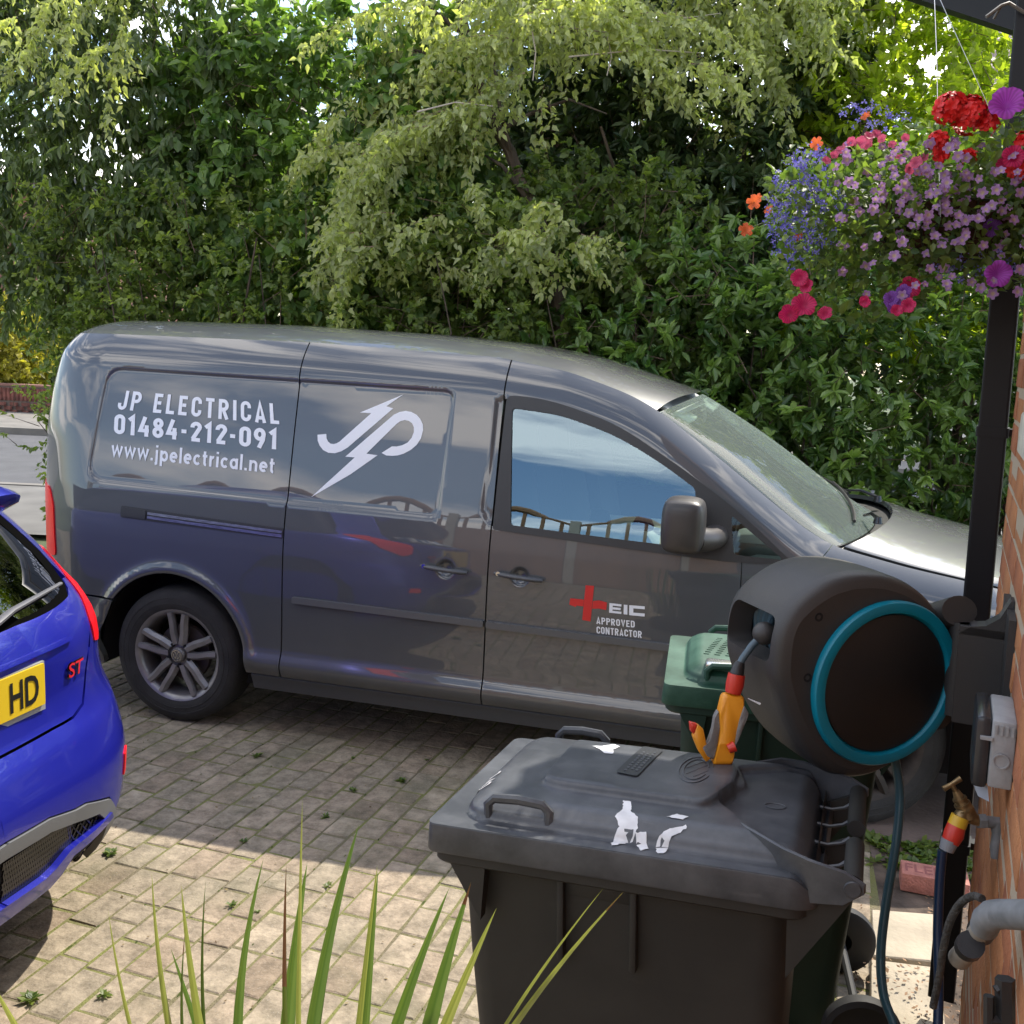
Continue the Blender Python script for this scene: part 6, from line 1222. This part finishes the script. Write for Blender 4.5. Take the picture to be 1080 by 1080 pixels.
# a line of far trees so that the horizon is closed behind the gaps
for k,(D,Lt,hh,w) in enumerate(((38,-30,7,7),(42,-18,6,8),(36,26,6,7))):
    c=fr(D,Lt); t=thing('far_tree','dark green street tree far behind the houses, '+('furthest left of the three','second from the left','right of the neighbouring house')[k],'tree',(*c,0),0,'far trees'); bush(t,(c[0]-w/2,c[0]+w/2,c[1]-w/2,c[1]+w/2,1.6,hh),700,10,.5,.34,lm_vib,60+k,twig=.6,tint=(.5,.3),hole=.22,name='crown'); stems(t,[([(c[0],c[1],-.05),(c[0],c[1],hh*.6)],[.22,.10])],name='trunk')
# garden behind the photographer: timber fence with sunburst gate seen reflected in the van
wood=mat('fence_timber',(.30,.165,.080),rough=.8,base2=(.22,.12,.06),vscale=4,stretch=(1,1,.2))
fn=thing('garden_fence','timber garden fence with arched open top behind the photographer','fence',(-1.0,-7.6,0))
for k in range(9):
    x=-5.4+1.5*k; pn=MB().box((x,0,1.05),(1.42,.04,2.1)).build('fence_panel',wood,fn)
    tp=[((x-.7+1.4*t),0,2.50+.28*sin(PI*t)) for t in np.linspace(0,1,9)]; MB().tube(tp,.035,n=6).build('arched_rail',wood,pn)
    q=MB()
    for t in np.linspace(.08,.92,6): q.box((x-.7+1.4*t,0,2.1+(.40+.28*sin(PI*t))/2),(.045,.03,.40+.28*sin(PI*t)))
    q.build('spindle',wood,pn); MB().box((x-.75,0,1.32),(.12,.12,2.64)).build('fence_post',mat('concrete_post',(.40,.37,.30),rough=.9),fn)
# ------------------------------------------------------------------ hanging basket
hb=thing('hanging_basket','hanging basket crowded with red, purple and blue summer flowers by the downpipe','hanging basket',tuple(at(985,225,2.08))); HB=np.array(hb.location); bx=lambda u,v,d=2.08: at(u,v,d)-HB
M=Matrix.Translation(Vector(at(990,222,2.14)-HB)); MB().lathe([(.165*cos(t),-.115*sin(t)) for t in np.linspace(0,PI/2,10)],28,M).build('basket_liner',mat('coir_liner',(.075,.035,.025),rough=.95,bump=1,bscale=80,var=.4,vscale=20),hb)
q=MB()
for k in range(10): a=2*PI*k/10; q.tube([M@Vector((.168*cos(t)*cos(a),.168*cos(t)*sin(a),-.118*sin(t))) for t in np.linspace(0,PI/2,8)],.0022,n=5)
for zz in (0,-.05,-.09): rr=.168*math.sqrt(max(0,1-(zz/-.118)**2)); q.tube([M@Vector((rr*cos(t),rr*sin(t),zz)) for t in np.linspace(0,2*PI,25)],.0025,n=5)
q.build('wire_frame',mat('wire_green',(.02,.03,.02),rough=.5),hb)
q=MB(); q.tube([bx(985,-15,2.3),bx(988,60,2.12),bx(990,165,2.0),bx(992,232,1.95)],.0009,n=5); q.tube([bx(985,-15,2.3),bx(1060,150,2.15),bx(1085,232,2.2)],.0008,n=5); q.build('hanging_wire',mat('galvanised_wire',(.5,.5,.5),rough=.3,metal=1),hb)
rg=np.random.default_rng(77); lm_bas=leafmat('leaf_basket',(.040,.085,.025),(.160,.215,.060),gloss=.5,trans=.42)
def blob(n,u0,u1,v0,v1,d0=1.92,d1=2.28,shape=None):
    P=[]
    while len(P)<n:
        u,v=rg.uniform(u0,u1),rg.uniform(v0,v1); a=(u-(u0+u1)/2)/((u1-u0)/2); b=(v-(v0+v1)/2)/((v1-v0)/2)
        if a*a+b*b<rg.uniform(.75,1.1) and (shape is None or shape(u,v)): P.append(at(u,v,rg.uniform(d0,d1))-HB)
    return np.array(P)
Pts=np.concatenate((blob(2600,805,1190,150,262),blob(1100,850,1180,195,285,1.90,2.25),blob(800,930,1190,110,200),blob(620,815,990,240,345,1.94,2.15),blob(200,1000,1110,240,310),blob(260,810,880,150,285)))
ax=unit(rg.normal(0,1,Pts.shape)+np.array((-.2,-.4,.1))); LLb=rg.uniform(.013,.028,len(Pts))
lf=leafmesh('foliage',Pts,ax,unit(rg.normal(0,.6,Pts.shape)+np.array((0,-.5,.7))),LLb,LLb*.62,lm_bas,hb,None,np.clip(rg.normal(.45,.25,len(Pts)),0,1),shape=(.35,.7)); lf['kind']='stuff'
q=MB()
for _ in range(120):
    p=at(rg.uniform(850,1080),rg.uniform(180,240),rg.uniform(2.0,2.15))-HB; e=p+np.array((rg.uniform(-.09,.04),rg.uniform(-.05,.05),rg.uniform(-.14,.06))); q.tube([p,(p+e)/2+np.array((0,0,.012)),e],.0011,n=3,cap=False)
q.build('stems',mat('green_stem',(.10,.14,.05),rough=.6),hb)['kind']='stuff'
def petalmesh(np_,r,cup,inner,col,mname,notch=.12,n2=5,ctr=None):
    """round flower of np_ petals; local z faces the viewer"""
    V=[(0,0,-cup)];F=[]
    K=np_*n2
    for ring,(rr,zz) in enumerate(((.28,-.55*cup),(.68,.05*cup),(1.0,.0))):
        for k in range(K):
            a=2*PI*k/K; ph=(k%n2)/n2; lob=1-notch*(abs(ph-.0)<1e-6)*(ring/2) - notch*.35*ring/2*(1-sin(PI*ph)); V.append((r*rr*lob*cos(a),r*rr*lob*sin(a),zz+(.09*r*sin(a*np_+.8)+.05*r*sin(a*np_*2.3+1))*(ring==2)+.03*r*sin(a*np_*2+.4)*(ring==1)))
    for k in range(K): F.append((0,1+k,1+(k+1)%K))
    for g in (0,1):
        for k in range(K): a=1+g*K+k; b=1+g*K+(k+1)%K; F.append((a,a+K,b+K,b))
    me=bpy.data.meshes.new('blossom'); me.from_pydata(V,[],F); me.polygons.foreach_set('use_smooth',[True]*len(F)); me.update()
    m=bpy.data.materials.new(mname); m.use_nodes=True; n=m.node_tree.nodes; l=m.node_tree.links; p=n['Principled BSDF']; t=n.new('ShaderNodeTexCoord'); g=n.new('ShaderNodeVectorMath'); g.operation='LENGTH'; l.new(t.outputs['Object'],g.inputs[0]); c=n.new('ShaderNodeValToRGB'); c.color_ramp.elements[0].position=.16; c.color_ramp.elements[1].position=.45; c.color_ramp.elements[0].color=(*(inner),1); c.color_ramp.elements[1].color=(*col,1); mm=n.new('ShaderNodeMath'); mm.operation='DIVIDE'; mm.inputs[1].default_value=r; l.new(g.outputs['Value'],mm.inputs[0]); l.new(mm.outputs[0],c.inputs[0]); gr_=n.new('ShaderNodeSeparateXYZ'); l.new(t.outputs['Object'],gr_.inputs[0]); at2=n.new('ShaderNodeMath'); at2.operation='ARCTAN2'; l.new(gr_.outputs[0],at2.inputs[0]); l.new(gr_.outputs[1],at2.inputs[1]); sn=n.new('ShaderNodeMath'); sn.operation='MULTIPLY'; sn.inputs[1].default_value=4*np_; l.new(at2.outputs[0],sn.inputs[0]); s2=n.new('ShaderNodeMath'); s2.operation='SINE'; l.new(sn.outputs[0],s2.inputs[0]); mr=n.new('ShaderNodeMapRange'); mr.inputs[1].default_value=-1; mr.inputs[3].default_value=.62; mr.inputs[4].default_value=1.12; l.new(s2.outputs[0],mr.inputs[0]); vm=n.new('ShaderNodeVectorMath'); vm.operation='SCALE'; l.new(c.outputs[0],vm.inputs[0]); l.new(mr.outputs[0],vm.inputs['Scale']); l.new(vm.outputs[0],p.inputs['Base Color']); p.inputs['Roughness'].default_value=.6
    tr_=n.new('ShaderNodeBsdfTranslucent'); l.new(c.outputs[0],tr_.inputs[0]); x=n.new('ShaderNodeMixShader'); x.inputs[0].default_value=.35; l.new(p.outputs[0],x.inputs[1]); l.new(tr_.outputs[0],x.inputs[2]); l.new(x.outputs[0],n['Material Output'].inputs[0]); me.materials.append(m); return me
def flower(me,p,face,name,roll=0,sc=1.,label=None):
    o=bpy.data.objects.new(name,me); COL.objects.link(o); o.parent=hb; M=frame(p,face)@Matrix.Rotation(roll,4,'Z'); o.matrix_local=M@Matrix.Scale(sc,4)
    if label: o['label']=label
    return o
tocam=Vector(-cf)
pet=petalmesh(5,.032,.020,(.05,.0,.06),(.42,.06,.52),'petunia_purple'); magenta=petalmesh(5,.024,.012,(.20,.0,.05),(.62,.02,.13),'bloom_magenta'); orangef=petalmesh(5,.019,.008,(.6,.15,.02),(.78,.16,.05),'bloom_orange',notch=.3)
pinkf=petalmesh(5,.018,.006,(.40,.03,.12),(.62,.10,.20),'bloom_pink'); lil=petalmesh(5,.0105,.003,(.60,.50,.15),(.42,.24,.52),'bloom_lilac',notch=.25,n2=3); vio=petalmesh(5,.017,.006,(.10,.02,.15),(.22,.06,.42),'bloom_violet')
flower(pet,bx(1062,108,1.88),(-.15,-1,.25),'petunia',.3); flower(pet,bx(1053,289,1.90),(.1,-1,-.1),'petunia',1.0,.8); flower(vio,bx(1047,240,1.97),(0,-1,.1),'violet_bloom',0,1.1)
for u,v,s_ in ((848,321,1.0),(832,331,.8),(843,293,.7),(850,301,.6),(958,322,.6),(946,327,.5),(870,330,.6),(960,303,.9),(912,318,.5),(1069,165,.9),(1060,172,.7)): flower(magenta,bx(u,v,1.93+rg.uniform(-.04,.02)),(rg.uniform(-.6,.3),-1,rg.uniform(-.4,.5)),'magenta_bloom',rg.uniform(0,3),s_)
for u,v in ((943,322),(940,315),(953,308)): flower(vio,bx(u,v,1.92),(rg.uniform(-.5,.3),-1,.1),'violet_bloom',rg.uniform(0,3),.9)
for u,v,s_ in ((861,151,.9),(787,242,1.0),(795,213,1.0),(799,209,.7),(811,221,.7),(842,249,.7),(913,122,.7)): (lambda p: (flower(orangef,p,(rg.uniform(-.9,.5),-1,rg.uniform(-.2,.8)),'orange_bloom',rg.uniform(0,3),s_*.8), MB().tube([p+np.array((0,.006,0)),p*.92+np.array((0,.02,.012)),p*.72],.0013,n=4).build('flower_stem',MATS['green_stem'],hb)))(bx(u,v,2.02+rg.uniform(-.05,.05)))
for u,v,s_ in ((886,158,.6),(893,152,.5),(880,163,.45),(898,149,.5),(872,169,.5),(908,150,.7),(917,143,.6),(925,141,.55),(915,152,.6),(930,146,.5),(966,171,.7),(960,178,.6),(974,166,.6),(955,145,.45),(941,152,.45),(969,181,.5),(948,165,.4)): flower(pinkf,bx(u,v,1.93+rg.uniform(-.05,.03)),(rg.uniform(-.8,.4),-1,rg.uniform(0,.9)),'pink_bloom',rg.uniform(0,3),s_)
for k in range(176):
    u=rg.uniform(880,1082); v=rg.uniform(150,262) if k<145 else rg.uniform(255,312)
    if k<45: u,v=rg.normal(985,38),rg.normal(205,17)
    flower(lil,bx(u,v,1.885+rg.uniform(-.02,.09)),(rg.uniform(-.7,.5),-1,rg.uniform(-.3,.7)),'lilac_bloom',rg.uniform(0,3),rg.uniform(.7,1.15))
# red geranium heads, each a ball of florets
redm=petalmesh(5,.0145,.004,(.50,.01,.01),(.62,.010,.012),'geranium_red',notch=.35,n2=4)
vv=np.array([v.co[:] for v in redm.vertices]); ff=[tuple(p.vertices) for p in redm.polygons]
for (u,v,rr,nf) in ((1002,115,.032,34),(1022,122,.034,38),(990,150,.018,12),(1040,130,.022,16),(992,163,.013,7),(1076,178,.024,16),(1083,150,.022,12),(1022,165,.010,4)):
    c0=Vector(bx(u,v,1.93)); V=[];F=[]
    for k in range(nf):
        d=unit(rg.normal(0,1,3)+np.array((-.1,-.7,.5))); M=frame(c0+Vector(d)*rr*rg.uniform(.75,1.05),d)@Matrix.Rotation(rg.uniform(0,3),4,'Z'); b=len(V); V+=[tuple(M@Vector(x)) for x in vv]; F+=[tuple(i+b for i in f) for f in ff]
    o=mesh_np('geranium_head',V,F,mat('geranium_petal',(.60,.008,.010),rough=.55,var=.25,vscale=60),hb,True)
# lobelia: cloud of tiny blue florets
V=[];F=[];T=[]
for p in np.concatenate((blob(330,806,872,165,285,1.94,2.12),blob(170,815,900,180,270,1.92,2.12),blob(150,828,880,150,215,1.94,2.1),blob(90,985,1080,262,300,1.95,2.1),blob(70,880,960,105,140,2.05,2.2))):
    d=unit(rg.normal(0,.7,3)+np.array((-.2,-1,.2))); M=frame(p,d)@Matrix.Rotation(rg.uniform(0,3),4,'Z')
    for k in range(3):
        a=2*PI*k/3; s_=rg.uniform(.0042,.0068); b=len(V); V+=[tuple(M@Vector(x)) for x in ((0,0,0),(s_*cos(a-.5)*.8,s_*sin(a-.5)*.8,.001),(s_*cos(a)*1.2,s_*sin(a)*1.2,0),(s_*cos(a+.5)*.8,s_*sin(a+.5)*.8,.001))]; F.append((b,b+1,b+2,b+3)); T+=[rg.uniform()]*4
mesh_np('lobelia_florets',V,F,leafmat('lobelia_blue',(.10,.09,.50),(.30,.28,.70),gloss=.6,trans=.3,tcol=(1,1,1)),hb,True,tint=T)['kind']='stuff'
# ------------------------------------------------------------------ sword leaved plant in the foreground
ph=thing('sword_leaved_plant','spiky plant with long narrow green leaf blades in the foreground','plant',tuple(at(345,1560,1.52))); PB=np.array(ph.location)
lm_ph=[leafmat('blade_green',(.050,.100,.035),(.125,.175,.060),gloss=.35,trans=.35,tcol=(1.8,2.,.7)),leafmat('blade_yellow',(.19,.215,.075),(.32,.33,.13),gloss=.4,trans=.35,tcol=(1.6,1.7,.7)),leafmat('blade_dark',(.030,.060,.020),(.09,.11,.03),gloss=.4,trans=.25)]
tipm=mat('dry_tip',(.24,.12,.05),rough=.8)
BLs=[((-12,1030),(22,1090),9,1),((114,960),(137,1080),5,1),((160,920),(178,1080),8,1),((180,1000),(207,1080),8,0),((191,933),(211,1080),11,1),((195,985),(192,1080),4,2),((217,928),(215,1080),5,2),((278,905),(251,1080),12,0),((319,840),(315,1080),7,1),((324,910),(304,1080),18,0),((302,912),(301,1080),7,2),((379,868),(331,1080),18,0),((398,912),(381,1080),13,1),((399,914),(386,1080),9,0),((474,936),(419,1080),15,0),((497,930),(453,1080),19,0),((524,957),(470,1080),13,1),((658,940),(541,1083),8,1),((637,936),(536,1076),5,1)]
for k,((tu,tv),(bu,bv),w,c) in enumerate(BLs):
    d=1.28+.012*((k*7)%11); tip=at(tu,tv,d); mid=at(bu,bv,d+.06); base=PB+np.array((rg.uniform(-.05,.05),rg.uniform(-.04,.04),0))
    P=[]; 
    if k>=17: base=base+np.array((.0,.0,0))
    for t in np.linspace(0,1,26):      # quadratic through base, mid, tip
        P.append((1-t)*(1-2*t)*base+4*t*(1-t)*mid*1.0+t*(2*t-1)*tip if False else None)
    s1=np.linalg.norm(tip-mid); s0=np.linalg.norm(mid-base); f=s0/(s0+s1); ctrl=(mid-(1-f)**2*base-f*f*tip)/(2*f*(1-f)); P=[(1-t)**2*base+2*t*(1-t)*ctrl+t*t*tip for t in np.linspace(0,1,28)]
    hw_=.82*w/FPX*d/2; V=[];F=[]; tw=rg.uniform(-.7,.7); T=[]; CS=np.linspace(-1,1,9); TC=np.clip(rg.uniform(.35,.6)+rg.normal(0,.22,9),0,1); s0v=np.cross(P[-1]-P[0],-cf); s0v/=np.linalg.norm(s0v); n0=np.cross(s0v,unit(P[-1]-P[0]))
    for i,p in enumerate(P):
        t=i/27; prf=min(1,.55+t*1.2)*(1 if t<f else max(0,(1-((t-f)/(1-f)))**.75)); ww=hw_*prf/.9*(1/ max(.8,1)); a=tw*(1-t)*.8; s=s0v*cos(a)+n0*sin(a); nn_=-s0v*sin(a)+n0*cos(a); V+=[p+s*ww*c_+nn_*ww*.38*abs(c_) for c_ in CS]; T+=list(np.clip(TC+rg.normal(0,.05),0,1))
    for i in range(27): 
        for j in range(8): F.append((9*i+j,9*i+j+1,9*i+10+j,9*i+9+j))
    o=mesh_np('leaf_blade',V,np.array(F),lm_ph[c],ph,True,PB,tint=T)
    if k in (5,10,15,17):
        m0=26 if k!=10 else 22; V2=[tuple(np.array(V[9*i_+q_])-PB+np.array(-cf)*.0008) for i_ in range(m0,28) for q_ in (0,4,8)]
        mesh_np('dry_tip',V2,[(3*i_+q_,3*i_+q_+1,3*i_+q_+4,3*i_+q_+3) for i_ in range(27-m0) for q_ in (0,1)],tipm,o,True)
MB().lathe([(.0,.02),(.17,.02),(.19,.10),(.16,.20),(.10,.24),(0,.26)],20,Matrix.Translation((0,0,-.14))).build('leaf_base',MATS['soil'],ph)
